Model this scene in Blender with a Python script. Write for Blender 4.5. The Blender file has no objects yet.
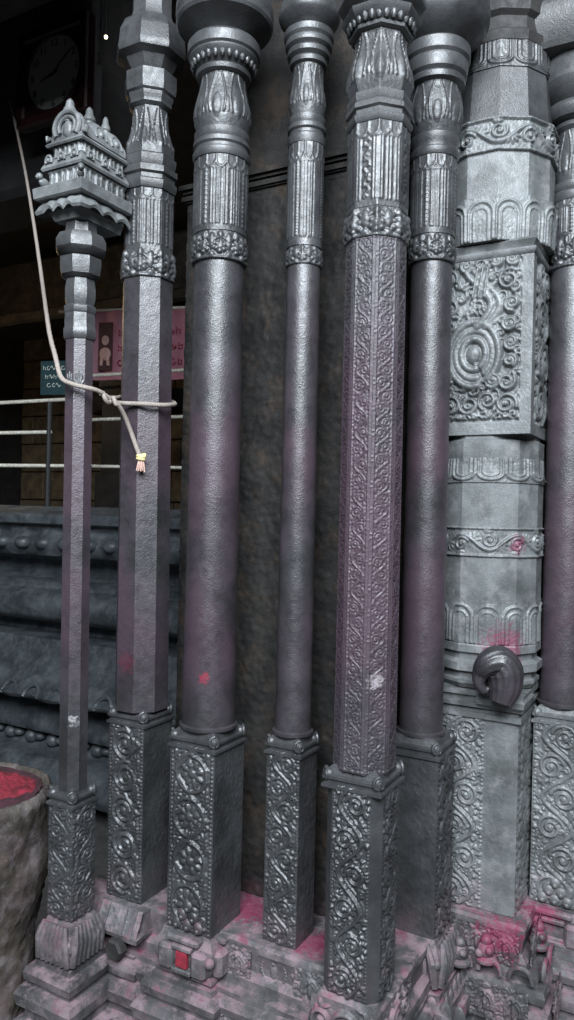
import bpy, math, random
import numpy as np
from mathutils import Matrix, Vector

random.seed(7)
RS = np.random.RandomState(5)
PI = math.pi
SC = bpy.context.scene
COL = SC.collection

# ------------------------------------------------------------------ camera geometry
F = 756.0
ROLL = 0.0235
CAMZ = 1.55
YAW = math.radians(29)
E1 = (math.cos(YAW), -math.sin(YAW))
E2 = (math.sin(YAW), math.cos(YAW))
CR, SR = math.cos(ROLL), math.sin(ROLL)


def unp(u, v, d):
    du, dv = u - 287.0, v - 510.0
    x = du * CR + dv * SR
    z = du * SR - dv * CR
    return Vector((x / F * d, d, CAMZ + z / F * d))


def G(a, b, z=0.0):
    return Vector((a * E1[0] + b * E2[0], a * E1[1] + b * E2[1], z))


def ab(x, y):
    return (x * E1[0] + y * E1[1], x * E2[0] + y * E2[1])


# ------------------------------------------------------------------ materials
def mix_rgb(nt, fac, a, b):
    n = nt.nodes.new('ShaderNodeMix')
    n.data_type = 'RGBA'
    for s, val in ((0, fac), (6, a), (7, b)):
        if hasattr(val, 'is_output') or isinstance(val, bpy.types.NodeSocket):
            nt.links.new(val, n.inputs[s])
        elif s == 0:
            n.inputs[0].default_value = val
        else:
            n.inputs[s].default_value = (*val, 1)
    return n.outputs[2]


def math_n(nt, op, a, b=None, clamp=False):
    n = nt.nodes.new('ShaderNodeMath')
    n.operation = op
    n.use_clamp = clamp
    for i, val in enumerate((a, b)):
        if val is None:
            continue
        if isinstance(val, bpy.types.NodeSocket):
            nt.links.new(val, n.inputs[i])
        else:
            n.inputs[i].default_value = val
    return n.outputs[0]


def ramp(nt, val, lo, hi, a=0.0, b=1.0):
    n = nt.nodes.new('ShaderNodeMapRange')
    n.interpolation_type = 'SMOOTHSTEP'
    nt.links.new(val, n.inputs[0])
    n.inputs[1].default_value = lo
    n.inputs[2].default_value = hi
    n.inputs[3].default_value = a
    n.inputs[4].default_value = b
    return n.outputs[0]


def noise(nt, vec, scale, detail=4, rough=0.6):
    n = nt.nodes.new('ShaderNodeTexNoise')
    nt.links.new(vec, n.inputs['Vector'])
    n.inputs['Scale'].default_value = scale
    n.inputs['Detail'].default_value = detail
    n.inputs['Roughness'].default_value = rough
    return n.outputs[0]


def plain(name, col, rough=0.6, metal=0.0, emit=None, strength=0.0, bump=0.0, scale=80.0, var=0.25):
    m = bpy.data.materials.new(name)
    m.use_nodes = True
    nt = m.node_tree
    bs = nt.nodes['Principled BSDF']
    geo = nt.nodes.new('ShaderNodeNewGeometry')
    nz = noise(nt, geo.outputs['Position'], scale)
    dark = tuple(c * (1 - var) for c in col)
    lite = tuple(min(1, c * (1 + var)) for c in col)
    nt.links.new(mix_rgb(nt, ramp(nt, nz, .3, .7), dark, lite), bs.inputs['Base Color'])
    bs.inputs['Roughness'].default_value = rough
    bs.inputs['Metallic'].default_value = metal
    if emit:
        bs.inputs['Emission Color'].default_value = (*emit, 1)
        bs.inputs['Emission Strength'].default_value = strength
    if bump:
        b = nt.nodes.new('ShaderNodeBump')
        b.inputs['Strength'].default_value = bump
        b.inputs['Distance'].default_value = 0.003
        nt.links.new(nz, b.inputs['Height'])
        nt.links.new(b.outputs[0], bs.inputs['Normal'])
    return m


def stone(name, c0, c1, rough=(.34, .55), bump=.35, powder=0.0, pz=(.52, .72), tint=0.0, warm=0.0,
          spots=(), stain=None, dust=0.0, spec=.5, grain=260):
    """dark polished schist; powder = kumkum lying on upward faces and smeared low down,
    tint = violet-brown handling stain on the shafts, spots = (x,y,z,r) daubs of red powder"""
    m = bpy.data.materials.new(name)
    m.use_nodes = True
    nt = m.node_tree
    bs = nt.nodes['Principled BSDF']
    geo = nt.nodes.new('ShaderNodeNewGeometry')
    P = geo.outputs['Position']
    sep = nt.nodes.new('ShaderNodeSeparateXYZ')
    nt.links.new(P, sep.inputs[0])
    sn = nt.nodes.new('ShaderNodeSeparateXYZ')
    nt.links.new(geo.outputs['Normal'], sn.inputs[0])
    n1 = noise(nt, P, 9, 5, .65)
    n2 = noise(nt, P, 55, 4, .6)
    n3 = noise(nt, P, grain, 3, .6)
    base = mix_rgb(nt, ramp(nt, n1, .32, .68), c0, c1)
    base = mix_rgb(nt, ramp(nt, n2, .50, .75, 0, .35), base, tuple(c * .45 for c in c0))
    if tint:
        zt = math_n(nt, 'MULTIPLY', ramp(nt, sep.outputs[2], 2.15, 1.7), ramp(nt, sep.outputs[2], .95, 1.3))
        f = math_n(nt, 'MULTIPLY', ramp(nt, noise(nt, P, 4.5, 4, .6), .30, .66), zt)
        base = mix_rgb(nt, math_n(nt, 'MULTIPLY', f, tint), base, (.062, .033, .049))
    if warm:
        f = ramp(nt, noise(nt, P, 14, 4, .7), .48, .68, 0, warm)
        base = mix_rgb(nt, f, base, (.11, .07, .045))
    if dust:
        f = ramp(nt, noise(nt, P, 22, 5, .7), .45, .72, 0, dust)
        base = mix_rgb(nt, f, base, (.32, .31, .32))
    rz = noise(nt, P, 120, 3, .6)
    rgh = ramp(nt, n2, .3, .7, rough[0], rough[1])
    if powder:
        zp = ramp(nt, sep.outputs[2], pz[1], pz[0])
        up = ramp(nt, sn.outputs[2], -.1, .8, .28, 1.0)
        nn = ramp(nt, noise(nt, P, 11, 6, .72), .42, .60)
        f = math_n(nt, 'MULTIPLY', math_n(nt, 'MULTIPLY', zp, up), math_n(nt, 'MULTIPLY', nn, powder), True)
        pc = mix_rgb(nt, ramp(nt, noise(nt, P, 18, 4, .6), .48, .68), (.23, .155, .175), (.17, .028, .062))
        base = mix_rgb(nt, f, base, pc)
        rgh = math_n(nt, 'ADD', rgh, math_n(nt, 'MULTIPLY', f, .4), True)
    for (x, y, z, r, col) in spots:
        vd = nt.nodes.new('ShaderNodeVectorMath')
        vd.operation = 'DISTANCE'
        nt.links.new(P, vd.inputs[0])
        vd.inputs[1].default_value = (x, y, z)
        dd = math_n(nt, 'ADD', vd.outputs['Value'], math_n(nt, 'MULTIPLY', math_n(nt, 'SUBTRACT', n2, .5), r * 2.2))
        base = mix_rgb(nt, ramp(nt, dd, r, r * .45, 0, .8), base, col)
    nt.links.new(base, bs.inputs['Base Color'])
    nt.links.new(rgh, bs.inputs['Roughness'])
    bs.inputs['Specular IOR Level'].default_value = spec
    hsum = math_n(nt, 'ADD', math_n(nt, 'MULTIPLY', n3, .6), math_n(nt, 'MULTIPLY', rz, .4))
    b = nt.nodes.new('ShaderNodeBump')
    b.inputs['Strength'].default_value = bump
    b.inputs['Distance'].default_value = 0.0025
    nt.links.new(hsum, b.inputs['Height'])
    nt.links.new(b.outputs[0], bs.inputs['Normal'])
    return m


RED = (.45, .02, .07)
PINK = (.42, .10, .20)
M_SHAFT = stone('polished_shaft_stone', (.019, .0185, .020), (.041, .039, .043), rough=(.34, .50), bump=.5, tint=.6, powder=.4, pz=(.60, .85), spec=.8)
M_CARVE = stone('carved_stone', (.022, .0225, .0235), (.052, .053, .055), rough=(.36, .54), bump=.4, powder=.45, pz=(.60, .70), tint=.15, spec=.75)
M_VINE = stone('vine_carved_shaft_stone', (.026, .024, .027), (.052, .047, .054), rough=(.46, .62), bump=.4, tint=.75, powder=.4, pz=(.60, .85), spec=.65)
M_PALE = stone('pale_carved_stone', (.066, .071, .070), (.150, .160, .160), rough=(.38, .56), bump=.5, powder=.6, pz=(.60, .72), dust=.35, spec=.65)
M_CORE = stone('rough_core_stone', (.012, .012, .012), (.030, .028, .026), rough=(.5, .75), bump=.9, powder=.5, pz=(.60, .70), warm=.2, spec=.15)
M_PLINTH = stone('plinth_stone', (.042, .041, .042), (.105, .102, .104), rough=(.42, .66), bump=.7, powder=.85, pz=(.66, .78), dust=.35)
M_FAR = stone('far_plinth_stone', (.030, .036, .041), (.08, .092, .10), rough=(.35, .55), bump=.6, dust=.15)
M_HALL = stone('hall_wall_stone', (.10, .075, .045), (.22, .165, .095), rough=(.6, .8), bump=.5)
M_DARK = stone('dark_stone', (.014, .013, .013), (.03, .028, .027), rough=(.6, .8), bump=.5)  # near-black mottled stone for ceiling, trims, hall pillar, crown and boss
M_FLOOR = stone('floor_stone', (.06, .058, .055), (.11, .105, .10), rough=(.45, .7), bump=.4)
M_BASIN = stone('rough_basin_stone', (.030, .024, .020), (.085, .070, .055), rough=(.6, .8), bump=.9, dust=.3, powder=.5, pz=(.7, .9))
M_KUM = plain('kumkum_powder', (.15, .008, .018), .9, bump=.6, scale=40, var=.55)
M_BED = plain('maroon_powder', (.038, .010, .016), .9, bump=.6, scale=40, var=.5)
M_REDN = plain('red_niche_powder', (.22, .015, .03), .8, bump=.3)
M_ROPE = plain('rope_fibre', (.27, .23, .20), .85, bump=.5, scale=300)
M_ROPE_END = plain('frayed_rope_fibre', (.50, .33, .27), .9, bump=.5, scale=300)
M_BIND = plain('rope_binding', (.62, .52, .25), .8)
M_STEEL = plain('steel_rail', (.75, .72, .62), .35, metal=.3)
M_BLK = plain('black_metal', (.02, .02, .02), .5)
M_WOOD = plain('clock_wood', (.020, .006, .006), .4, scale=30)
M_DIAL = plain('clock_dial', (.17, .165, .155), .5, var=.05)
M_INK = plain('ink', (.015, .015, .015), .6)
M_POST = plain('pink_banner', (.33, .13, .17), .6, var=.12, scale=8)
M_PDARK = plain('portrait_dark', (.05, .012, .012), .6)
M_PSKIN = plain('portrait_pale', (.42, .25, .22), .6)
M_PINKT = plain('banner_lettering', (.25, .02, .05), .6)
M_SIGN = plain('teal_sign', (.012, .042, .048), .5)
M_SIGNT = plain('sign_lettering', (.55, .6, .55), .6)
M_BULB = plain('bulb', (1, .9, .7), .4, emit=(1, .85, .55), strength=8)


# ------------------------------------------------------------------ mesh helper
class MB:
    def __init__(s):
        s.v = []
        s.f = []
        s.n = 0

    def add(s, verts, faces):
        verts = np.asarray(verts, float).reshape(-1, 3)
        s.v.append(verts)
        o = s.n
        if isinstance(faces, np.ndarray):
            s.f.extend((faces + o).tolist())
        else:
            s.f.extend([[i + o for i in f] for f in faces])
        s.n += len(verts)

    def grid(s, X, close_u=False, flip=False):
        nv, nu = X.shape[:2]
        idx = np.arange(nv * nu).reshape(nv, nu)
        if close_u:
            idx = np.concatenate([idx, idx[:, :1]], 1)
        q = np.stack([idx[:-1, :-1], idx[:-1, 1:], idx[1:, 1:], idx[1:, :-1]], -1).reshape(-1, 4)
        if flip:
            q = q[:, ::-1]
        s.add(X.reshape(-1, 3), q)

    def loft(s, prof, n=48, poly=False, rot=0.0, cx=0.0, cy=0.0, sx=1.0, sy=1.0):
        """prof = [(z, r)] from bottom to top; r is the apothem when poly"""
        k = 1 / math.cos(PI / n) if poly else 1.0
        th = np.arange(n) * 2 * PI / n + (PI / n if poly else 0) + rot
        X = np.zeros((len(prof), n, 3))
        for i, (z, r) in enumerate(prof):
            X[i, :, 0] = cx + sx * r * k * np.cos(th)
            X[i, :, 1] = cy + sy * r * k * np.sin(th)
            X[i, :, 2] = z
        s.grid(X, close_u=True)
        s.add(X[0], [list(range(n))[::-1]])
        s.add(X[-1], [list(range(n))])

    def wrap(s, prof, hf, n=0, nth=160, rot=0.0):
        """closed surface with a relief (array rows=z, cols=angle) on a round (n=0) or n-sided body"""
        nz, nu = hf.shape
        zs = np.linspace(prof[0][0], prof[-1][0], nz)
        rs = np.interp(zs, [p[0] for p in prof], [p[1] for p in prof])
        th = np.arange(nu) * 2 * PI / nu + rot
        if n:
            t = np.mod(th - rot + PI / n, 2 * PI / n) - PI / n
            k = 1 / np.cos(t)
        else:
            k = np.ones(nu)
        R = rs[:, None] * k[None, :] + hf
        X = np.stack([R * np.cos(th), R * np.sin(th), np.repeat(zs[:, None], nu, 1)], -1)
        s.grid(X, close_u=True)
        s.add(X[0], [list(range(nu))[::-1]])
        s.add(X[-1], [list(range(nu))])

    def panel(s, p0, du, nrm, w, h, A, dv=(0, 0, 1)):
        nv, nu = A.shape
        U, V = np.meshgrid(np.linspace(0, w, nu), np.linspace(0, h, nv))
        X = (np.asarray(p0)[None, None] + U[..., None] * np.asarray(du) + V[..., None] * np.asarray(dv)
             + A[..., None] * np.asarray(nrm))
        s.grid(X)

    def prism(s, pts, z0, z1, hfs=None, top=1.0):
        """vertical prism over a ccw outline; hfs[i](w,h) -> relief array for edge i"""
        n = len(pts)
        for i in range(n):
            p, q = np.array(pts[i], float), np.array(pts[(i + 1) % n], float)
            w = np.linalg.norm(q - p)
            d = (q - p) / w
            nr = np.array([d[1], -d[0], 0])
            A = None
            if hfs is not None and hfs[i] is not None:
                A = hfs[i](w, z1 - z0)
            if A is None:
                s.add([(*p, z0), (*q, z0), (*(q * top), z1), (*(p * top), z1)], [[0, 1, 2, 3]])
            else:
                nv, nu = A.shape
                A = A.copy()
                A[0] = A[-1] = 0
                A[:, 0] = A[:, -1] = 0
                U, V = np.meshgrid(np.linspace(0, 1, nu), np.linspace(0, 1, nv))
                sc = 1 + (top - 1) * V
                X = np.zeros((nv, nu, 3))
                X[..., 0] = (p[0] + (q - p)[0] * U) * sc
                X[..., 1] = (p[1] + (q - p)[1] * U) * sc
                X[..., 2] = z0 + (z1 - z0) * V
                X += A[..., None] * nr
                s.grid(X)
        s.add([(*p, z0) for p in pts], [list(range(n))[::-1]])
        s.add([(p[0] * top, p[1] * top, z1) for p in pts], [list(range(n))])

    def box(s, c, size, rz=0.0, bev=0.0, rx=0.0, ry=0.0):
        x, y, z = [q / 2 for q in size]
        b = min(bev, x * .9, y * .9, z * .9)
        if b <= 0:
            V = [(-x, -y, -z), (x, -y, -z), (x, y, -z), (-x, y, -z), (-x, -y, z), (x, -y, z), (x, y, z), (-x, y, z)]
            Fc = [[3, 2, 1, 0], [4, 5, 6, 7], [0, 1, 5, 4], [1, 2, 6, 5], [2, 3, 7, 6], [3, 0, 4, 7]]
        else:
            V, Fc = [], []
            for zz, ins in ((-z, b), (-z + b, 0), (z - b, 0), (z, b)):
                xi, yi = x - ins, y - ins
                V += [(-xi + (0 if ins else b), -yi, zz), (xi - (0 if ins else b), -yi, zz), (xi, -yi + (0 if ins else b), zz), (xi, yi - (0 if ins else b), zz),
                      (xi - (0 if ins else b), yi, zz), (-xi + (0 if ins else b), yi, zz), (-xi, yi - (0 if ins else b), zz), (-xi, -yi + (0 if ins else b), zz)]
            for k in range(3):
                for i in range(8):
                    j = (i + 1) % 8
                    Fc.append([k * 8 + i, k * 8 + j, k * 8 + 8 + j, k * 8 + 8 + i])
            Fc += [list(range(7, -1, -1)), list(range(24, 32))]
        Mx = Matrix.Translation(c) @ Matrix.Rotation(rz, 4, 'Z') @ Matrix.Rotation(ry, 4, 'Y') @ Matrix.Rotation(rx, 4, 'X')
        s.add([Mx @ Vector(v) for v in V], Fc)

    def ball(s, c, r, sx=1, sy=1, sz=1, n=16, m=10, rz=0.0):
        ph = np.linspace(-PI / 2 + .02, PI / 2 - .02, m)
        th = np.arange(n) * 2 * PI / n
        X = np.zeros((m, n, 3))
        lx = r * sx * np.cos(ph)[:, None] * np.cos(th)
        ly = r * sy * np.cos(ph)[:, None] * np.sin(th)
        X[..., 0] = c[0] + lx * math.cos(rz) - ly * math.sin(rz)
        X[..., 1] = c[1] + lx * math.sin(rz) + ly * math.cos(rz)
        X[..., 2] = c[2] + (r * sz * np.sin(ph))[:, None]
        s.grid(X, close_u=True)
        s.add(X[0], [list(range(n))[::-1]])
        s.add(X[-1], [list(range(n))])

    def tube(s, pts, rad, n=10, twist=0.0, lobes=0, amp=0.0, flat=None):
        P = np.asarray([tuple(p) for p in pts], float)
        k = len(P)
        rad = np.broadcast_to(np.asarray(rad, float), (k,))
        T = np.gradient(P, axis=0)
        T /= np.linalg.norm(T, axis=1)[:, None] + 1e-12
        up = np.array([0, 0, 1.0]) if abs(T[0][2]) < .9 else np.array([0, 1.0, 0])
        N = np.zeros_like(P)
        N[0] = np.cross(T[0], up)
        N[0] /= np.linalg.norm(N[0])
        for i in range(1, k):
            v = N[i - 1] - T[i] * np.dot(N[i - 1], T[i])
            N[i] = v / (np.linalg.norm(v) + 1e-12)
        B = np.cross(T, N)
        L = np.concatenate([[0], np.cumsum(np.linalg.norm(np.diff(P, axis=0), axis=1))])
        th = np.arange(n) * 2 * PI / n
        X = np.zeros((k, n, 3))
        for i in range(k):
            rr = rad[i] * (1 + (amp * np.abs(np.cos(lobes / 2 * (th + twist * L[i]))) - amp * .6 if lobes else 0))
            X[i] = P[i] + (rr * np.cos(th))[:, None] * N[i] + (rr * np.sin(th))[:, None] * B[i]
        s.grid(X, close_u=True)
        s.add(X[0], [list(range(n))[::-1]])
        s.add(X[-1], [list(range(n))])

    def build(s, name, mat, parent=None, sharp=32, label=None):
        me = bpy.data.meshes.new(name)
        V = np.concatenate(s.v)
        me.from_pydata(V.tolist(), [], s.f)
        me.polygons.foreach_set('use_smooth', np.ones(len(me.polygons), bool))
        if sharp:
            me.set_sharp_from_angle(angle=math.radians(sharp))
        me.materials.append(mat)
        me.update()
        o = bpy.data.objects.new(name, me)
        COL.objects.link(o)
        if parent is not None:
            o.parent = parent
        if label:
            o['label'] = label
        return o


def empty(name, loc, rz, label, cat, group=None, kind='thing'):
    o = bpy.data.objects.new(name, None)
    o.empty_display_size = .05
    COL.objects.link(o)
    o.location = loc
    o.rotation_euler = (0, 0, rz)
    o['label'] = label
    o['category'] = cat
    o['kind'] = kind
    if group:
        o['group'] = group
    return o


def tag(o, label, cat, kind='thing', group=None):
    o['label'] = label
    o['category'] = cat
    o['kind'] = kind
    if group:
        o['group'] = group
    return o


def struct(mb, name, mat, label=None):
    o = mb.build(name, mat)
    o['kind'] = 'structure'
    if label:
        o['label'] = label
        o['category'] = name.split('_')[0]
    return o


def smooth(pts, n=12):
    P = [Vector(p) for p in pts]
    P = [P[0] * 2 - P[1]] + P + [P[-1] * 2 - P[-2]]
    out = []
    for i in range(1, len(P) - 2):
        a, b, c, d = P[i - 1:i + 3]
        for k in range(n):
            t = k / n
            out.append(.5 * ((2 * b) + (c - a) * t + (2 * a - 5 * b + 4 * c - d) * t * t + (3 * b - a - 3 * c + d) * t ** 3))
    out.append(P[-2])
    return out


# ------------------------------------------------------------------ relief height fields
class HF:
    """height field in metres; stamps keep the maximum"""

    def __init__(s, w, h, res=.0017, wrapu=False):
        s.w, s.h, s.wr = w, h, wrapu
        s.nu = max(8, int(round(w / res)) + (0 if wrapu else 1))
        s.nv = max(4, int(round(h / res)) + 1)
        s.u = np.arange(s.nu) * w / (s.nu if wrapu else s.nu - 1)
        s.v = np.linspace(0, h, s.nv)
        s.A = np.zeros((s.nv, s.nu))

    def stamp(s, x, y, r, amp, ry=None, ang=0.0, base=0.0):
        if ry is None:
            ry = r
        R = max(r, ry)
        if s.wr:
            for dx in (-s.w, 0, s.w):
                if -R <= x + dx <= s.w + R:
                    s._st(x + dx, y, r, ry, R, amp, ang, base)
        else:
            s._st(x, y, r, ry, R, amp, ang, base)

    def _st(s, x, y, r, ry, R, amp, ang, base):
        i0, i1 = np.searchsorted(s.u, x - R), np.searchsorted(s.u, x + R)
        j0, j1 = np.searchsorted(s.v, y - R), np.searchsorted(s.v, y + R)
        if i1 <= i0 or j1 <= j0:
            return
        U, V = np.meshgrid(s.u[i0:i1] - x, s.v[j0:j1] - y)
        c, sn = math.cos(ang), math.sin(ang)
        a, b = (U * c + V * sn) / r, (-U * sn + V * c) / ry
        q = 1 - a * a - b * b
        Z = np.where(q > 0, base + amp * np.sqrt(np.clip(q, 0, 1)), 0)
        s.A[j0:j1, i0:i1] = np.maximum(s.A[j0:j1, i0:i1], Z)

    def stroke(s, pts, r, amp, r1=None):
        pts = np.asarray(pts, float)
        L = np.concatenate([[0], np.cumsum(np.linalg.norm(np.diff(pts, axis=0), axis=1))])
        if L[-1] <= 0:
            return
        n = max(2, int(L[-1] / (min(r, r1 or r) * .45)))
        t = np.linspace(0, L[-1], n)
        X, Y = np.interp(t, L, pts[:, 0]), np.interp(t, L, pts[:, 1])
        for k in range(n):
            rr = r + ((r1 - r) * k / (n - 1) if r1 is not None else 0)
            s.stamp(X[k], Y[k], rr, amp)

    def spiral(s, cx, cy, R, turns, a0, hand, r, amp, bud=True, rin=.18):
        t = np.linspace(0, 1, 70)
        rad = R * (1 - (1 - rin) * t)
        a = a0 + hand * turns * 2 * PI * t
        s.stroke(np.stack([cx + rad * np.cos(a), cy + rad * np.sin(a)], 1), r, amp, r * .75)
        if bud:
            s.stamp(cx, cy, R * .27, amp * 1.15)

    def leaf(s, x, y, L, wd, ang, amp):
        s.stamp(x + math.cos(ang) * L / 2, y + math.sin(ang) * L / 2, L / 2, amp, wd / 2, ang)

    def beads(s, u, sp, r, amp):
        y = sp / 2
        while y < s.h:
            s.stamp(u, y, r, amp)
            y += sp

    def hbeads(s, v, sp, r, amp):
        n = max(1, int(round(s.w / sp)))
        for k in range(n):
            s.stamp((k + .5) * s.w / n, v, r, amp)

    def frame(s, m, t, amp):
        for u in (m, s.w - m):
            s.A[:, np.abs(s.u - u) < t] = np.maximum(s.A[:, np.abs(s.u - u) < t], amp)
        for v in (m, s.h - m):
            s.A[np.abs(s.v - v) < t] = np.maximum(s.A[np.abs(s.v - v) < t], amp)

    def fill(s, amp, L, n, x0=0.0, x1=1.0, thr=.25):
        for _ in range(n):
            X, Y = (x0 + (x1 - x0) * RS.rand()) * s.w, RS.rand() * s.h
            j, i = min(s.nv - 1, int(Y / s.h * s.nv)), min(s.nu - 1, int(X / s.w * s.nu))
            if s.A[j, i] < amp * thr:
                a = RS.rand() * 6.28
                k = RS.rand()
                if k < .35:
                    s.spiral(X, Y, L * .42, 1.1, a, 1 if k < .17 else -1, L * .13, amp * .8, rin=.3)
                elif k < .85:
                    s.leaf(X, Y, L * (.6 + .5 * RS.rand()), L * .3, a, amp * .8)
                    s.leaf(X, Y, L * .6, L * .25, a + .8, amp * .7)
                    s.leaf(X, Y, L * .6, L * .25, a - .8, amp * .7)
                else:
                    s.stamp(X, Y, L * .22, amp * .9)

    def rough(s, amp, sm=2):
        N = RS.randn(*s.A.shape)
        for _ in range(sm):
            N = (N + np.roll(N, 1, 0) + np.roll(N, -1, 0) + np.roll(N, 1, 1) + np.roll(N, -1, 1)) / 5
        s.A += amp * N / (N.std() + 1e-9)
        return s

    def out(s):
        A = s.A
        for _ in range(1):
            B = A.copy()
            B[1:-1, 1:-1] = (A[1:-1, 1:-1] * 4 + A[:-2, 1:-1] + A[2:, 1:-1] + A[1:-1, :-2] + A[1:-1, 2:]) / 8
            A = B
        return A


def rel_roundels(style='spiral', amp=.006, n=None, border=True, mar=.10):
    """column of big spiral or flower roundels between beaded edges"""
    def fn(w, h):
        f = HF(w, h)
        m = w * mar
        R = (w - 2 * m) * .46
        k = n or max(1, int(round((h - 2 * m) / (R * 1.95))))
        st = (h - 2 * m) / k
        for i in range(k):
            cy = m + (i + .5) * st
            hand = 1 if i % 2 else -1
            cx = w / 2 + hand * w * .02
            if style == 'spiral':
                f.spiral(cx, cy, R * .96, 2.1, PI / 2 * hand, hand, R * .13, amp, rin=.2)
                f.spiral(cx, cy, R * .60, .9, -PI / 2, hand, R * .09, amp * .8, bud=False, rin=.7)
            else:
                f.spiral(cx, cy, R * .98, 1.0, PI / 2 * hand, hand, R * .13, amp, bud=False, rin=.88)
                for q in range(8):
                    a = q * PI / 4 + .3
                    f.leaf(cx + R * .2 * math.cos(a), cy + R * .2 * math.sin(a), R * .52, R * .33, a, amp * .85)
                f.stamp(cx, cy, R * .26, amp * 1.2)
            # foliage in the corners
            for sx in (-1, 1):
                for sy in (-1, 1):
                    bx, by = w / 2 + sx * R * .98, cy + sy * st * .46
                    for q in range(3):
                        f.leaf(bx, by, R * .48, R * .2, math.atan2(-sy, -sx) + (q - 1) * .75, amp * .75)
                    f.stamp(bx, by, R * .14, amp * .9)
            # joining stem
            f.stroke([(cx - hand * R, cy), (w / 2, cy + st * .5), (cx + hand * R, cy + st)], R * .1, amp * .8)
        f.fill(amp, w * .14, int(h / w * 70), mar, 1 - mar)
        if border:
            f.beads(m * .55, m * .8, m * .30, amp * .5)
            f.beads(w - m * .55, m * .8, m * .30, amp * .5)
        f.rough(amp * .035)
        return f.out()
    return fn


def rel_vine(P=None, amp=.006, border=True, res=.0017, leafy=1.0, mar=.10, ph=0.0, frames=False):
    """running scroll: waving stem, volute in each bend, lobed leaves"""
    def fn(w, h):
        f = HF(w, h, res)
        m = w * mar
        wi = w - 2 * m
        p = P or wi * 1.75
        k = max(1, int(round(h / p)))
        p = h / k
        y = np.linspace(0, h, int(k * 60))
        A = wi * .36
        xs = w / 2 + A * np.sin(2 * PI * y / p + ph)
        f.stroke(np.stack([xs, y], 1), wi * .062, amp)
        f.stroke(np.stack([xs + wi * .10, y + p * .05], 1), wi * .03, amp * .6)
        for i in range(2 * k + 1):
            yy = (i + .5) * p / 2 - ph / (2 * PI) * p
            side = 1 if i % 2 == 0 else -1
            cx, cy = w / 2 - side * wi * .16, yy
            R = min(wi * .33, p * .25)
            f.spiral(cx, cy, R, 1.75, side * .3 + (0 if side > 0 else PI), side, wi * .055, amp * .95)
            for q in range(5):
                a = (PI if side > 0 else 0) + (q - 2) * .55
                f.leaf(cx + R * .95 * math.cos(a), cy + R * .95 * math.sin(a), wi * .20 * leafy, wi * .10, a + side * .5, amp * .75)
            bx = w / 2 + side * wi * .43
            for q in range(3):
                a = (PI if side > 0 else 0) + (q - 1) * .8
                f.leaf(bx - side * 0, yy + p * .25, wi * .22 * leafy, wi * .09, a, amp * .7)
            f.stamp(bx, yy + p * .24, wi * .055, amp * .9)
        if border:
            f.beads(m * .5, m * .85, m * .28, amp * .45)
            f.beads(w - m * .5, m * .85, m * .28, amp * .45)
        if frames:
            f.frame(m * .72, .0019, amp * .9)
        f.fill(amp, wi * .22, int(h / wi * 60), mar, 1 - mar)
        f.A[:, (f.u < m * .2) | (f.u > w - m * .2)] = 0
        f.rough(amp * .03)
        return f.out()
    return fn


def rel_grain(amp=.0011):
    def fn(w, h):
        f = HF(w, h, .0022)
        for k in range(int(h / .002)):
            f.leaf(RS.rand() * w, RS.rand() * h, .008 + .010 * RS.rand(), .003, PI / 2 + .35 + RS.randn() * .25, amp * (.5 + RS.rand()))
        f.rough(amp * .15, 2)
        return f.out()
    return fn


def rel_plain(amp=.0002):
    def fn(w, h):
        return HF(w, h, .003).rough(amp * .5, 4).out()
    return fn


def rel_big(amp=.012):
    """deep panel: a coiled, rearing lion-tailed scroll among rosettes, curls and leaves"""
    def fn(w, h):
        f = HF(w, h, .0017)
        W = w
        c = lambda u, v: (W * u, h * v)
        cx, cy = c(.46, .40)
        for s_, a_ in ((1.0, 1.0), (.74, .75), (.48, .9)):
            t = np.linspace(-.9, 4.9, 70)
            f.stroke(np.stack([cx + W * .30 * s_ * np.cos(t), cy + h * .19 * s_ * np.sin(t)], 1), W * .052, amp * a_)
        f.stamp(cx, cy, W * .10, amp * 1.1, h * .06)
        t = np.linspace(0, 1, 40)
        for o_ in (0, .10):
            f.stroke(np.stack([W * (.50 + o_ + .16 * np.sin(t * 4.2)), h * (.56 + .32 * t)], 1), W * .06, amp * (1.05 - o_), W * .04)
        # face of the beast
        f.stamp(*c(.58, .80), W * .14, amp * 1.05, h * .09)
        f.stamp(*c(.66, .83), W * .05, amp * 1.35)
        for q in range(3):
            f.stroke([c(.44 + .07 * q, .73), c(.50 + .06 * q, .90)], W * .018, amp * 1.3)
        for q in range(6):
            f.leaf(*c(.62, .50 + .05 * q), W * .2, W * .08, .5 + q * .1, amp * .85)
        for (u, v, R, hd) in ((.86, .82, .125, 1), (.90, .68, .09, -1), (.88, .565, .085, 1), (.90, .455, .085, -1), (.89, .35, .08, 1), (.86, .10, .125, 1), (.64, .12, .11, -1), (.86, .23, .10, -1),
                              (.42, .10, .12, 1), (.20, .10, .12, -1), (.16, .68, .12, -1), (.14, .86, .11, 1), (.36, .93, .09, -1), (.72, .94, .07, 1), (.90, .94, .08, -1), (.70, .24, .09, 1), (.10, .5, .09, 1), (.12, .28, .10, -1)):
            X, Y = c(u, v)
            f.spiral(X, Y, W * R, 1.6, RS.rand() * 6, hd, W * .030, amp * .95, rin=.25)
        f.fill(amp * .9, W * .16, 420)
        f.A[(f.v < h * .015) | (f.v > h * .985)] = 0
        f.rough(.00025)
        return f.out()
    return fn


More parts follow.
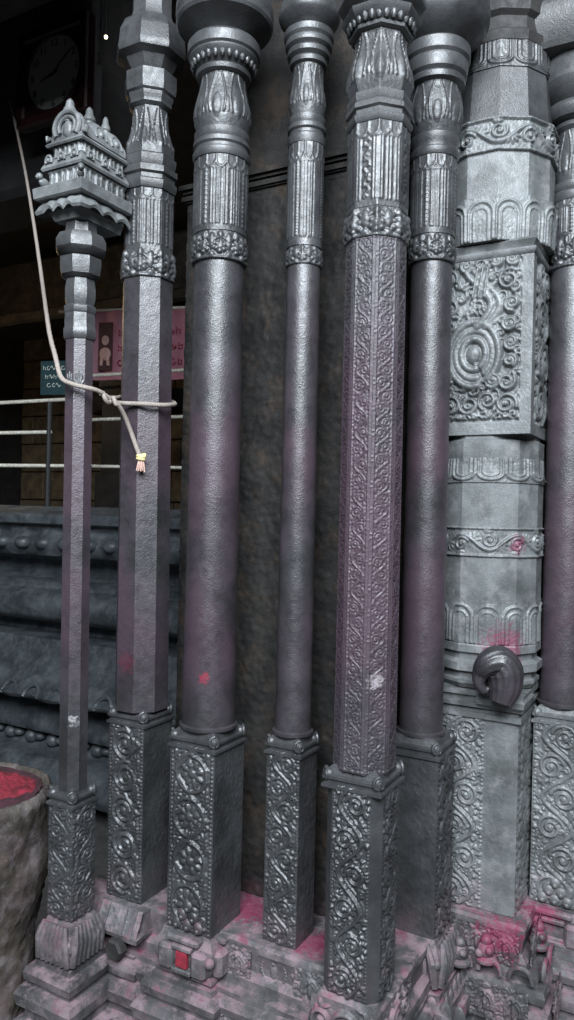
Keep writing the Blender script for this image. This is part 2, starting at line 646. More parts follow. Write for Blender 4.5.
def band_leaves(r, h, amp=.007, n=10):
    """collar of pointed leaves over a garland of rosettes"""
    f = HF(2 * PI * r, h, .0017, True)
    w = f.w
    for k in range(n):
        x = (k + .5) * w / n
        p = w / n
        f.stamp(x, h * .40, p * .26, amp)
        for q in range(6):
            a = q * PI / 3 + .4
            f.stamp(x + p * .27 * math.cos(a), h * .40 + p * .27 * math.sin(a), p * .15, amp * .85)
        x2 = k * p
        f.leaf(x2, h * .28, h * .62, p * .42, PI / 2, amp * .9)
        f.leaf(x2, h * .55, p * .5, p * .22, PI / 2 + .8, amp * .7)
        f.leaf(x2, h * .55, p * .5, p * .22, PI / 2 - .8, amp * .7)
        f.leaf(x, h * .62, h * .36, p * .34, PI / 2, amp * .75)
        f.stamp(x2, h * .14, p * .2, amp * .8)
    f.A[f.v < h * .10] = np.maximum(f.A[f.v < h * .10], amp * .45)
    f.rough(amp * .04)
    A = f.out()
    A[0] = A[-1] = 0
    return A


def drum_relief(r, h, style='flute', nf=8, amp=.0025):
    f = HF(2 * PI * r, h, .0017, True)
    w = f.w
    p = w / nf
    top = h * .80
    for k in range(nf):
        x = k * p
        for q in (-.42, -.30, .30, .42):
            f.stroke([(x + q * p, h * .08), (x + q * p, top)], p * .035, amp)
        if style == 'vine' and k % 2 == 0:
            y = np.linspace(h * .1, top, 60)
            f.stroke(np.stack([x + p * .12 * np.sin(y / h * 40), y], 1), p * .05, amp)
            for yy in np.arange(h * .12, top, p * .22):
                f.stamp(x + p * .12 * math.cos(yy / h * 40), yy, p * .08, amp)
        elif k % 2 == 0:
            yy = h * .1
            while yy < top:
                f.stamp(x, yy, p * .09, amp * 1.1)
                f.stamp(x, yy + p * .11, p * .05, amp * .8)
                yy += p * .22
        else:
            f.stroke([(x - .08 * p, h * .08), (x - .08 * p, top)], p * .04, amp)
            f.stroke([(x + .08 * p, h * .08), (x + .08 * p, top)], p * .04, amp)
    # hanging lotus strip on top
    m = nf * 2
    for k in range(m):
        x = (k + .5) * w / m
        q = w / m
        t = np.linspace(PI, 2 * PI, 20)
        f.stroke(np.stack([x + q * .42 * np.cos(t), h * .89 + h * .06 * np.sin(t)], 1), q * .10, amp)
        f.stroke([(x - q * .42, h * .89), (x - q * .42, h)], q * .1, amp * .9)
    f.A[(f.v > h * .80) & (f.v < h * .83)] = np.maximum(f.A[(f.v > h * .80) & (f.v < h * .83)], amp * .6)
    f.rough(amp * .06)
    A = f.out()
    A[0] = A[-1] = 0
    return A


def vase_relief(r, h, n=8, amp=.003, up=True):
    f = HF(2 * PI * r, h, .0017, True)
    w = f.w
    p = w / n
    for k in range(n):
        x = (k + .5) * p
        t = np.linspace(0, 1, 40)
        for sg in (-1, 1):
            xx = x + sg * p * (.16 + .22 * np.sin(t * 2.4))
            yy = h * (.92 - .70 * t)
            f.stroke(np.stack([xx, yy], 1), p * .032, amp, p * .05)
        f.leaf(x, h * .12, h * .42, p * .42, PI / 2, amp * .7)
        f.stamp(x, h * .22, p * .16, amp)
        f.leaf(x + p / 2, h * .2, h * .3, p * .2, PI / 2, amp * .8)
    f.rough(amp * .05)
    A = f.out()
    A[0] = A[-1] = 0
    return A


def petals_relief(r, h, n, amp, up=True, arch=True):
    f = HF(2 * PI * r, h, .0017, True)
    w = f.w
    p = w / n
    for k in range(n):
        x = (k + .5) * p
        t = np.linspace(0, PI, 24)
        yb = h * .62 if up else h * .38
        sg = 1 if up else -1
        f.stroke(np.stack([x + p * .44 * np.cos(t), yb + sg * h * .26 * np.sin(t)], 1), p * .06, amp)
        for q in (-.44, .44):
            f.stroke([(x + q * p, yb), (x + q * p, h * (.03 if up else .97))], p * .055, amp)
        if arch:
            f.stroke(np.stack([x + p * .27 * np.cos(t), yb - sg * h * .04 + sg * h * .16 * np.sin(t)], 1), p * .04, amp * .7)
            for q in (-.27, .27):
                f.stroke([(x + q * p, yb), (x + q * p, h * (.03 if up else .97))], p * .035, amp * .7)
    f.rough(amp * .05)
    A = f.out()
    A[0] = A[-1] = 0
    return A


def scrollband_relief(r, h, n, amp):
    f = HF(2 * PI * r, h, .0017, True)
    w = f.w
    p = w / n
    x = np.linspace(0, w, n * 40)
    f.stroke(np.stack([x, h / 2 + h * .24 * np.sin(x / p * PI)], 1), h * .055, amp)
    f.stroke(np.stack([x, h / 2 - h * .05 + h * .24 * np.sin(x / p * PI)], 1), h * .03, amp * .7)
    for k in range(n):
        sg = 1 if k % 2 == 0 else -1
        cx, cy = (k + .5) * p, h / 2 - sg * h * .08
        f.spiral(cx, cy, h * .24, 1.5, 0.5, sg, h * .05, amp * .95)
        for q in range(4):
            f.leaf(cx + p * .4, cy + sg * h * .12, h * .3, h * .1, sg * (.2 + q * .6), amp * .75)
            f.leaf(cx - p * .1, cy - sg * h * .2, h * .22, h * .09, -sg * (.4 + q * .55), amp * .7)
    for v in (.05, .95):
        f.A[np.abs(f.v - h * v) < h * .035] = amp * .8
    f.rough(amp * .05)
    A = f.out()
    A[0] = A[-1] = 0
    return A


# ------------------------------------------------------------------ colonnettes
def sq(s_, ch=0.0):
    h = s_ / 2
    if ch <= 0:
        return [(-h, -h), (h, -h), (h, h), (-h, h)]
    return [(-h + ch, -h), (h - ch, -h), (h, -h + ch), (h, h - ch), (h - ch, h), (-h + ch, h), (-h, h - ch), (-h, -h + ch)]


class Col:
    """a colonnette whose heights are read off at its own axis depth"""

    def __init__(s, name, u, d, front, label, cat='stone column', group='slender columns of the pier'):
        p = unp(u, 510, d)
        s.u, s.d, s.front = u, d, front
        s.x, s.y = p.x, p.y
        s.root = empty(name, (p.x, p.y, ZP), -YAW, label, cat, group)

    def lean(s, ang):
        s.root.rotation_euler = (Matrix.Rotation(-ang, 3, 'Y') @ Matrix.Rotation(-YAW, 3, 'Z')).to_euler()

    def z(s, v, extra=0.0):
        """height of image row v on the front of the column, relative to its foot"""
        u = s.u + (510 - v) * ROLL
        return unp(u, v, s.d - s.front - extra).z - ZP

    def prof(s, rows, extra=0.0):
        return [(s.z(v, extra), r) for (v, r) in rows]


ZP = 0.60      # plinth top


def knobs(c, mat, s_, sides):
    """stepped leaf bud at the foot of a carved face (front -y and right +x)"""
    for (nx, ny) in sides:
        tx, ty = -ny, nx
        mb = MB()
        for (row, cnt) in ((0, 3), (1, 2), (2, 1)):
            for i in range(cnt):
                o = (i - (cnt - 1) / 2) * s_ * .24
                mb.ball((nx * (s_ / 2 + .002) + tx * o, ny * (s_ / 2 + .002) + ty * o, s_ * .12 + row * s_ * .17), s_ * .118, .6 if nx else 1, .6 if ny else 1, 1.0, n=14, m=10)
                mb.ball((nx * (s_ / 2 + .007) + tx * o, ny * (s_ / 2 + .007) + ty * o, s_ * .08 + row * s_ * .17), s_ * .055, n=10, m=8)
        mb.build('foot_bud', mat, c.root)


def block(c, vtop, s_, reliefL, reliefR, ch=0.0, foot=((0, -1),), mat=None, stop=.0):
    """square carved foot with a moulded collar, corner volutes and leaf buds"""
    mat = mat or M_CARVE
    zt = c.z(vtop, .02)
    zcol = zt - .034
    mb = MB()
    if ch:
        h = [reliefL, None, reliefR, None, rel_plain(), None, rel_plain(), None]
    else:
        h = [reliefL, reliefR, rel_plain(), rel_plain()]
    mb.prism(sq(s_, ch), .0, zcol, h)
    o = mb.build('carved_block', mat, c.root, sharp=0)
    # collar
    mb = MB()
    k = s_ / 2
    mb.loft([(zcol - .012, k + .001), (zcol - .008, k + .005), (zcol - .002, k + .005), (zcol, k - .001), (zcol + .007, k - .001), (zcol + .009, k + .003),
             (zcol + .015, k + .003), (zcol + .018, k - .004), (zt - .004, k - .008), (zt, k - .014)], 4, True)
    mb.build('block_collar', mat, c.root)
    for q in range(4):
        mb = MB()
        a = PI / 4 + q * PI / 2
        px, py = (k - .003) * (1.0 if math.cos(a) > 0 else -1.0), (k - .003) * (1.0 if math.sin(a) > 0 else -1.0)
        tx, ty = -math.sin(a), math.cos(a)
        t = np.linspace(0, 1, 40)
        R = .0135 * (1 - .75 * t)
        an = PI * .5 + t * 2 * PI * 1.4
        mb.tube([(px + tx * R[i] * math.cos(an[i]) + math.cos(a) * .003 * t[i], py + ty * R[i] * math.cos(an[i]) + math.sin(a) * .003 * t[i], zcol + .016 + R[i] * math.sin(an[i])) for i in range(40)],
                .0036 * (1 - .3 * t), n=8)
        mb.ball((px - math.cos(a) * .006, py - math.sin(a) * .006, zcol + .016), .0125, n=14, m=8)
        mb.build('corner_volute', mat, c.root)
    if foot:
        knobs(c, mat, s_, foot)
    return zt


def shaft_round(c, z0, z1, r0, r1, mat=None):
    mb = MB()
    n = 40
    mb.loft([(z0 - .006, r0 * .99), (z0, r0 + .006), (z0 + .006, r0 + .006), (z0 + .009, r0)] + [(z0 + .009 + (z1 - z0 - .009) * i / n, r0 + (r1 - r0) * i / n + .0006 * math.sin(i * 1.7)) for i in range(1, n + 1)], 64)
    return mb.build('shaft', mat or M_SHAFT, c.root, sharp=40)


def shaft_oct(c, z0, z1, a0, a1, mat=None, relief=None):
    mb = MB()
    k = 1 / math.cos(PI / 8)
    pts = [(a0 * k * math.cos(-PI / 2 - PI / 8 + i * PI / 4), a0 * k * math.sin(-PI / 2 - PI / 8 + i * PI / 4)) for i in range(8)]
    cache = {}

    def rl(i):
        def fn(w, h):
            key = i % 2
            if key not in cache:
                cache[key] = relief[key](w, h)
            return cache[key]
        return fn
    mb.prism(pts, z0 - .008, z1, [rl(i) if relief else rel_plain(.00018) for i in range(8)], top=a1 / a0)
    return mb.build('shaft', mat or M_SHAFT, c.root, sharp=0)


def upper(c, rows, n=0, style='flute', nleaf=10):
    """leaf collar, fluted drum, neck rings, pot and capital above the shaft.
    rows: dict of pixel rows and radii"""
    e = {} if not n else {}
    R = rows
    # leaf collar
    z0, z1 = c.z(R['band'][0]), c.z(R['band'][1])
    mb = MB()
    mb.wrap([(z0, R['band'][2]), (z1, R['band'][2] - .001)], band_leaves(R['band'][2], z1 - z0, R.get('bandamp', .007), nleaf), n)
    mb.build('leaf_collar', M_CARVE if not R.get('mat') else R['mat'], c.root, sharp=0)
    mat = R.get('mat') or M_CARVE
    z2 = c.z(R['drum'][0])
    mb = MB()
    mb.wrap([(z1, R['drum'][1]), (z2, R['drum'][1])], drum_relief(R['drum'][1], z2 - z1, style, 8), n)
    mb.build('fluted_drum', mat, c.root, sharp=0)
    mb = MB()
    mb.loft([(z2, R['rings'][0][1] * .96)] + c.prof(R['rings']), n or 64, bool(n))
    mb.build('neck_rings', mat, c.root)
    pr = c.prof(R['pot'])
    mb = MB()
    zz = np.linspace(pr[0][0], pr[-1][0], 24)
    # smooth interpolation of the pot profile
    xs, ys = np.array([p[0] for p in pr]), np.array([p[1] for p in pr])
    ff = np.interp(zz, xs, ys)
    for _ in range(2):
        ff[1:-1] = (ff[:-2] + 2 * ff[1:-1] + ff[2:]) / 4
    mb.wrap(list(zip(zz, ff)), vase_relief(ys.max(), pr[-1][0] - pr[0][0], 8), n)
    mb.build('pot', mat, c.root, sharp=0 if not n else 38)
    mb = MB()
    pa = c.prof(R['abacus'])
    mb.loft(pa, n or 64, bool(n))
    mb.build('abacus', mat, c.root)
    mb = MB()
    mb.loft(c.prof(R['cap']), n or 64, bool(n))
    if R.get('capleaf'):
        v, r = R['capleaf']
        z = c.z(v)
        for k in range(28):
            a = k * PI / 14 + .1
            mb.ball((r * math.cos(a), r * math.sin(a), z), .0085, .8, .8, 1.5, n=10, m=8, rz=a)
    mb.build('capital', mat, c.root)


# ---- A : short octagonal colonnette (carries the little shrine)
cA = Col('octagonal_colonnette', 80.2, 1.77, .04, 'short thin eight-sided stone column carrying the miniature tower, rope around it')
zt = block(cA, 793, .0745, rel_vine(amp=.005), rel_vine(amp=.005, ph=1.0), foot=False)
shaft_oct(cA, zt, cA.z(337), .0318, .0305)
mb = MB()
mb.loft([(cA.z(337), .0325), (cA.z(334), .0365), (cA.z(327), .0365), (cA.z(325), .034), (cA.z(318), .0345), (cA.z(311), .033), (cA.z(309), .0355), (cA.z(304), .0355), (cA.z(302), .030)], 8, True)
mb.build('neck_rings', M_CARVE, cA.root)
mb = MB()
mb.loft(cA.prof([(302, .030), (296, .034), (287, .0345), (279, .032), (274, .029)]), 8, True)
mb.build('pot', M_CARVE, cA.root)
mb = MB()
mb.loft(cA.prof([(275, .034), (272, .043), (262, .0465), (255, .046), (253, .036)]), 8, True)
mb.build('abacus', M_CARVE, cA.root)
mb = MB()
mb.loft(cA.prof([(253, .036), (250, .050), (246, .056), (238, .056), (231, .048), (229, .036), (222, .034)]) + [(1.606, .034)], 8, True)
mb.build('capital', M_CARVE, cA.root)
mb = MB()
f = HF(.052, .04)
for q in range(5):
    f.leaf(.026, .002, .034, .011, PI / 2 + (q - 2) * .5, .003)
k_ = .0306
for sa in (0, PI / 4):
    ca_, sa_ = math.cos(sa - PI / 2), math.sin(sa - PI / 2)
    mb.panel((k_ * ca_ + .0125 * sa_ * 1.0, k_ * sa_ - .0125 * ca_ * 1.0, cA.z(388)), (-sa_, ca_, 0), (ca_, sa_, 0), .025, .045, np.where(f.out() > .0001, f.out(), -.0006))
mb.build('lotus_relief', M_CARVE, cA.root, sharp=0)

# ---- B : big octagonal column
cB = Col('octagonal_column', 147.3, 1.88, .062, 'thick plain eight-sided stone column with a loop of rope at mid height')
zt = block(cB, 712, .109, rel_roundels('spiral', .0065), rel_grain(), foot=False)
shaft_oct(cB, zt, cB.z(274), .0625, .0585)
upper(cB, dict(band=(276, 247, .060), drum=(186, .0575), bandamp=.008,
               rings=[(186, .061), (182, .065), (178, .065), (176, .060), (172, .060), (170, .066), (164, .066), (162, .059), (158, .062), (152, .063), (150, .057)],
               pot=[(150, .058), (142, .058), (128, .047), (112, .041), (99, .041)],
               abacus=[(100, .042), (97, .050), (93, .050), (91, .053), (87, .054), (85, .059), (78, .061), (66, .061), (63, .048)],
               cap=[(64, .045), (60, .052), (52, .062), (48, .080), (44, .083), (40, .081), (26, .078), (14, .066), (8, .050), (2, .046), (-20, .046), (-60, .09)], capleaf=None), n=8, nleaf=8)

cA.lean(.008)
cB.lean(.008)
# ---- C : big round column
cC = Col('round_column', 213.4, 1.75, .06, 'thick smooth round stone column with a red smear low on its shaft')
zt = block(cC, 735, .1215, rel_roundels('flower', .007), rel_grain(.0013))
shaft_round(cC, zt, cC.z(256), .0610, .0570)
upper(cC, dict(band=(258, 229, .0605), drum=(153, .0615), bandamp=.0075,
               rings=[(153, .064), (150, .067), (146, .067), (144, .062), (141, .062), (139, .066), (135, .066), (133, .061), (130, .064), (125, .064), (123, .055)],
               pot=[(124, .058), (115, .063), (104, .065), (92, .060), (80, .053), (70, .050), (64, .054)],
               abacus=[(68, .054), (66, .062), (62, .064), (60, .060), (57, .066), (52, .076), (48, .080), (46, .079), (44, .084), (34, .084), (31, .079), (29, .055)],
               cap=[(31, .050), (24, .062), (18, .088), (14, .108), (11, .112), (6, .111), (3, .113), (-6, .112), (-20, .10), (-40, .07), (-75, .06)], capleaf=(53, .070)), style='flute')

# ---- D : thin round column
cD = Col('thin_round_column', 298, 1.69, .04, 'thinnest smooth round stone column, set back between two thicker columns')
zt = block(cD, 740, .083, rel_vine(P=.11, amp=.0055), rel_grain(.0013), foot=False)
shaft_round(cD, zt, cD.z(261), .0402, .0375)
upper(cD, dict(band=(263, 244, .0385), drum=(140, .0395), bandamp=.005,
               rings=[(140, .041), (136, .043), (132, .043), (130, .039), (127, .039), (125, .043), (121, .043), (119, .039), (116, .041), (112, .041), (110, .034)],
               pot=[(111, .036), (102, .0395), (92, .039), (78, .034), (66, .0325), (57, .0345)],
               abacus=[(60, .033), (58, .041), (54, .042), (52, .039), (49, .047), (45, .048), (43, .045), (40, .052), (36, .053), (34, .051), (31, .0555), (25, .0555), (23, .036)],
               cap=[(25, .034), (18, .052), (12, .066), (8, .069), (2, .068), (-8, .06), (-25, .045), (-60, .04)]), nleaf=8)

# ---- E : octagonal column with carved faces (the corner)
cE = Col('carved_octagonal_column', 370, 1.53, .058, 'eight-sided stone column carved with running vines all the way up')
zt = block(cE, 775, .119, rel_vine(P=.145, amp=.0075), rel_vine(P=.115, amp=.006), ch=.018, foot=False)
shaft_oct(cE, zt, cE.z(234), .0575, .0555, mat=M_VINE,
          relief=[rel_vine(P=.062, amp=.0034, border=False, frames=True, res=.0015, mar=.15), rel_vine(P=.050, amp=.0030, border=False, frames=True, res=.0015, mar=.15, leafy=1.5)])
upper(cE, dict(band=(236, 205, .0575), drum=(119, .0575), bandamp=.008,
               rings=[(119, .059), (116, .0625), (112, .0625), (110, .058), (106, .058), (104, .0625), (99, .0625), (97, .0585), (94, .0605), (88, .0605), (86, .053)],
               pot=[(87, .055), (78, .060), (66, .0615), (52, .056), (38, .049), (28, .048), (22, .052)],
               abacus=[(25, .052), (23, .059), (20, .060), (18, .057), (14, .065), (8, .073), (4, .075), (2, .056)],
               cap=[(3, .055), (-3, .075), (-9, .083), (-14, .083), (-30, .07), (-45, .05), (-80, .05)], capleaf=(13, .064)), n=8, style='vine', nleaf=8)

# ---- F : round column right of the corner
cF = Col('smooth_round_column', 426, 1.77, .05, 'smooth round stone column close behind the vine-carved column, bulbous capital')
zt = block(cF, 740, .125, rel_grain(.0012), rel_vine(P=.12, amp=.0075), foot=((1, 0),))
shaft_round(cF, zt, cF.z(257), .0505, .0475)
upper(cF, dict(band=(259, 232, .0510), drum=(153, .0520), bandamp=.0065,
               rings=[(153, .054), (150, .057), (146, .057), (144, .052), (140, .052), (137, .056), (131, .056), (129, .049)],
               pot=[(130, .051), (120, .058), (106, .063), (92, .059), (84, .054), (77, .055)],
               abacus=[(80, .054), (78, .067), (73, .068), (71, .064), (68, .071), (58, .074), (55, .072), (52, .078), (41, .078), (39, .074), (37, .052)],
               cap=[(40, .05), (34, .075), (26, .105), (16, .119), (6, .121), (-8, .116), (-20, .09), (-40, .06), (-80, .06)]), nleaf=9)

# ---- H : round column at the far right
cH = Col('round_column', 568, 1.90, .058, 'round stone column with a pale vine-carved foot, right of the panelled pilaster')
zt = block(cH, 711, .12, rel_vine(P=.13, amp=.0065), rel_grain(), mat=M_PALE)
shaft_round(cH, zt, cH.z(262), .0575, .053)
upper(cH, dict(band=(264, 232, .0545), drum=(196, .0545), bandamp=.008,
               rings=[(196, .056), (193, .059), (188, .059), (186, .054), (183, .058), (178, .058), (176, .047)],
               pot=[(178, .048), (165, .053), (152, .051), (138, .046), (126, .045), (121, .049)],
               abacus=[(124, .048), (121, .056), (118, .058), (115, .050), (113, .070), (108, .079), (103, .081), (99, .076), (97, .06)],
               cap=[(99, .055), (93, .080), (83, .094), (79, .098), (76, .096), (60, .094), (50, .082), (44, .07), (40, .07), (-30, .07), (-80, .07)]), nleaf=9)
mb = MB()
mb.loft(cH.prof([(54, .075), (52, .112), (47, .118), (44, .112), (30, .126), (14, .132), (8, .128), (6, .10)]), 4, True)
mb.build('bracket', M_CARVE, cH.root)

# ------------------------------------------------------------------ G : panelled pilaster
GP = unp(489, 510, 1.93)
gP = empty('panelled_pilaster', (GP.x, GP.y, ZP), -YAW, 'broad many-sided stone pilaster with a deeply carved square panel and curled hook', 'pilaster')


def gz(v, front=.14):
    return unp(489 + (510 - v) * ROLL, v, 1.93 - front).z - ZP


A12 = .140


def dodeca(rows, name, mat=M_PALE):
    mb = MB()
    mb.loft(rows, 12, True)
    return mb.build(name, mat, gP, sharp=18)


# lower block with reliefs
mb = MB()
zl = gz(722)
hb = .108
g_pts = [(-hb, -hb), (hb - .03, -hb), (hb, -hb + .004), (hb, hb), (-hb, hb)]


def rel_edge(w, h):
    """vine strip on the outer half of the face, plain polished strip near the corner"""
    f = HF(w, h)
    half = HF(w * .62, h)
    A = rel_vine(P=.14, amp=.008)(w * .62, h)
    n = A.shape[1]
    st = int(f.nu * .12)
    n = min(n, f.nu - st)
    f.A[:A.shape[0], st:st + n] = A[:f.A.shape[0], :n]
    f.rough(.00015)
    return f.A


mb.prism(g_pts, 0, zl, [rel_edge, rel_plain(), rel_vine(P=.12, amp=.006), rel_plain(), rel_plain()])
mb.build('carved_block', M_PALE, gP, sharp=0)
mb = MB()
mb.loft([(zl - .006, hb), (zl, hb + .008), (zl + .012, hb + .008), (zl + .014, hb), (zl + .024, hb), (zl + .026, hb + .010), (zl + .036, hb + .012), (zl + .038, hb + .002), (zl + .05, hb + .004),
         (zl + .054, hb + .012), (zl + .066, hb + .012), (gz(692), hb - .006)], 4, True)
mb.build('stepped_moulding', M_PALE, gP)
z0 = gz(692)
dodeca([(z0, .118), (z0 + .012, .127), (z0 + .02, .127), (z0 + .024, .120), (gz(676), .120), (gz(674), .133), (gz(666), .133), (gz(663), .120), (gz(657), .120), (gz(655), .129), (gz(648), .129), (gz(646), .127)], 'base_mouldings')
mb = MB()
mb.wrap([(gz(646), .129), (gz(602), .127)], petals_relief(.129, gz(602) - gz(646), 12, .004, True), 12)
mb.build('lotus_petals', M_PALE, gP, sharp=0)
dodeca([(gz(602), .126), (gz(558), .126)], 'facets')
mb = MB()
mb.wrap([(gz(558), .126), (gz(527), .126)], scrollband_relief(.127, gz(527) - gz(558), 12, .006), 12)
mb.build('scroll_band', M_PALE, gP, sharp=0)
dodeca([(gz(527), .126), (gz(481), .126)], 'facets')
mb = MB()
mb.wrap([(gz(482), .129), (gz(457), .126)], petals_relief(.129, gz(457) - gz(482), 12, .005, False), 12)
mb.build('hanging_petals', M_PALE, gP, sharp=0)
dodeca([(gz(457), .126), (gz(455), .126), (gz(450), .126), (gz(448), .126), (gz(445), .126), (gz(443), .126), (gz(439), .126), (gz(437), .116), (gz(431), .116)], 'neck_mouldings')
# square panel
mb = MB()
zb0, zb1 = gz(433, .15), gz(254, .15)
hp = .122


def panel_rel(big, x0m, x1m):
    def fn(w, h):
        f = HF(w, h, .0019)
        iw, ih = w * (1 - x0m - x1m), h * .87
        A = big(iw, ih)
        j0 = int(f.nv * .075)
        i0 = int(f.nu * x0m)
        f.A[:] = 0
        ny, nx = min(A.shape[0], f.nv - j0), min(A.shape[1], f.nu - i0)
        B = np.full((ny, nx), -.006)
        f.A[j0:j0 + ny, i0:i0 + nx] = B + A[:ny, :nx]
        f.rough(.00012)
        return f.A
    return fn


mb.prism(sq(2 * hp), zb0, zb1, [panel_rel(rel_big(.015), .06, .20), panel_rel(rel_vine(P=.15, amp=.010, border=True), .14, .14), rel_plain(), rel_plain()])
mb.build('carved_panel_block', M_PALE, gP, sharp=0)
mb = MB()
mb.loft([(zb1, hp - .004), (zb1 + .004, hp + .002), (zb1 + .010, hp + .005), (zb1 + .016, hp + .005), (zb1 + .018, hp - .002), (zb1 + .024, hp), (zb1 + .034, hp + .006), (zb1 + .040, hp + .002)], 4, True)
mb.build('cornice', M_PALE, gP)
zq = zb1 + .038
mb = MB()
mb.wrap([(zq, .142), (gz(195), .146)], petals_relief(.143, gz(195) - zq, 14, .0045, True), 12)
mb.build('lotus_petals', M_PALE, gP, sharp=0)
dodeca([(gz(195), .137), (gz(150), .137)], 'facets')
mb = MB()
mb.wrap([(gz(150), .138), (gz(115), .138)], scrollband_relief(.139, gz(115) - gz(150), 12, .009), 12)
mb.build('scroll_band', M_PALE, gP, sharp=0)
dodeca([(gz(115), .132), (gz(61), .121)], 'facets', M_CARVE)
mb = MB()
mb.wrap([(gz(61), .124), (gz(34), .122)], petals_relief(.123, gz(34) - gz(61), 12, .004, False), 12)
mb.build('hanging_petals', M_CARVE, gP, sharp=0)
dodeca([(gz(35), .116), (gz(33), .122), (gz(24), .126), (gz(20), .116), (gz(8), .116), (gz(4), .128), (gz(-10), .132), (gz(-40), .132), (gz(-70), .135)], 'crown_mouldings', M_DARK)
# curled hook on the corner of the moulding
mb = MB()
hk = [(501, 702, .026), (505, 688, .036), (505, 672, .041), (498, 662, .038), (488, 664, .029), (481, 673, .020), (479, 683, .013), (484, 690, .009), (490, 688, .005)]
pts, rad = [], []
hp3 = smooth([unp(u, v, 1.745 + .012 * (i > 4)) for i, (u, v, r) in enumerate(hk)], 8)
rad = np.interp(np.linspace(0, len(hk) - 1, len(hp3)), range(len(hk)), [h[2] for h in hk])
inv = gP.matrix_basis.inverted()
mb.tube([inv @ p for p in hp3], rad, n=48, lobes=14, amp=.10)
hook = mb.build('curled_hook', M_SHAFT, gP, sharp=0, label='dark polished curled stone hook, red powder on its back')
mb = MB()
mb.loft([(gz(712), .040), (gz(706), .055), (gz(700), .058), (gz(697), .050)], 4, True, cx=hb - .040, cy=-hb + .034)
mb.build('hook_bracket', M_PALE, gP)

# ------------------------------------------------------------------ core of the pier
mb = MB()


def plan_prism(mb, pts, z0, z1, off=0.0):
    n = len(pts)
    V = [G(*p, z0) for p in pts] + [G(*p, z1) for p in pts]
    Fc = [[i, (i + 1) % n, n + (i + 1) % n, n + i] for i in range(n)] + [list(range(n))[::-1], list(range(n, 2 * n))]
    mb.add(V, Fc)


core = [(-1.206, 1.60), (-.66, 1.60), (-.66, 2.11), (.5, 2.11), (.5, 2.62), (-1.206, 2.62)]
zc1 = unp(262, 186, 1.83).z
n_ = 60
V0 = G(-1.206, 1.60, ZP + .001)
fL = HF(.546, zc1 - ZP, .004).rough(.0009, 2)
for k in range(25):
    fL.stamp(RS.rand() * .546, RS.rand() * (zc1 - ZP), .004 + .008 * RS.rand(), .0015)
mb.panel(V0, (E1[0], E1[1], 0), (-E2[0], -E2[1], 0), .546, zc1 - ZP, fL.out())
plan_prism(mb, [(p[0] if p[0] != -.66 else -.6601, p[1] if p[1] != 1.60 else 1.603) for p in core], ZP + .001, zc1)
e_ = [(.0, .0), (.012, .0), (.016, -.012), (.028, -.012), (.030, 0), (.036, 0), (.044, -.018), (.056, -.018), (.058, .02), (.9, .02)]
for (h0, o0), (h1, o1) in zip(e_[:-1], e_[1:]):
    o = (o0 + o1) / 2
    plan_prism(mb, [(-1.206 + o, 1.60 + o), (-.66 - o, 1.60 + o), (-.66 - o, 2.11), (.5, 2.11), (.5, 2.62), (-1.206 + o, 2.62)], zc1 + h0, zc1 + h1)
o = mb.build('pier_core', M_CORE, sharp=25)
tag(o, 'rough dark stone core of the pier seen in the gaps between the columns', 'stone pier')
mb = MB()
f = HF(.12, .16)
mb = MB()

# ------------------------------------------------------------------ plinth
plinth = empty('moulded_plinth', (0, 0, 0), 0, 'moulded stone plinth under the columns, dusted with pink powder', 'plinth')


def rect_loft(mb, a0, a1, b0, b1, prof, wear=.0022, seg=.011):
    """moulded rectangular course with worn, slightly uneven edges"""
    per = []
    cs = [(a0, b0, -1, -1), (a1, b0, 1, -1), (a1, b1, 1, 1), (a0, b1, -1, 1)]
    for k in range(4):
        p, q = cs[k], cs[(k + 1) % 4]
        m = max(1, min(120, int(math.hypot(q[0] - p[0], q[1] - p[1]) / seg)))
        for i in range(m):
            t = i / m
            d = [p[2] * (1 if i == 0 else 0), p[3] * (1 if i == 0 else 0)]
            if i:
                d = [(p[2] if p[2] == q[2] else 0), (p[3] if p[3] == q[3] else 0)]
            per.append((p[0] + (q[0] - p[0]) * t, p[1] + (q[1] - p[1]) * t, d[0], d[1]))
    n = len(per)
    N = RS.randn(len(prof), n)
    for _ in range(2):
        N = (N + np.roll(N, 1, 1) + np.roll(N, -1, 1)) / 3
    N2 = RS.randn(n)
    for _ in range(5):
        N2 = (N2 + np.roll(N2, 1) + np.roll(N2, -1)) / 3
    X = np.zeros((len(prof), n, 3))
    for i, (z, o) in enumerate(prof):
        for j, (a, b, da, db) in enumerate(per):
            oo = o + wear * (N[i, j] * 1.0 + N2[j] * 1.2)
            X[i, j] = G(a + da * oo, b + db * oo, z + (wear * .5 * N[i, j] if 0 < i < len(prof) - 1 else 0))
    mb.grid(X, close_u=True)
    mb.add(X[0], [list(range(n))[::-1]])
    mb.add(X[-1], [list(range(n))])


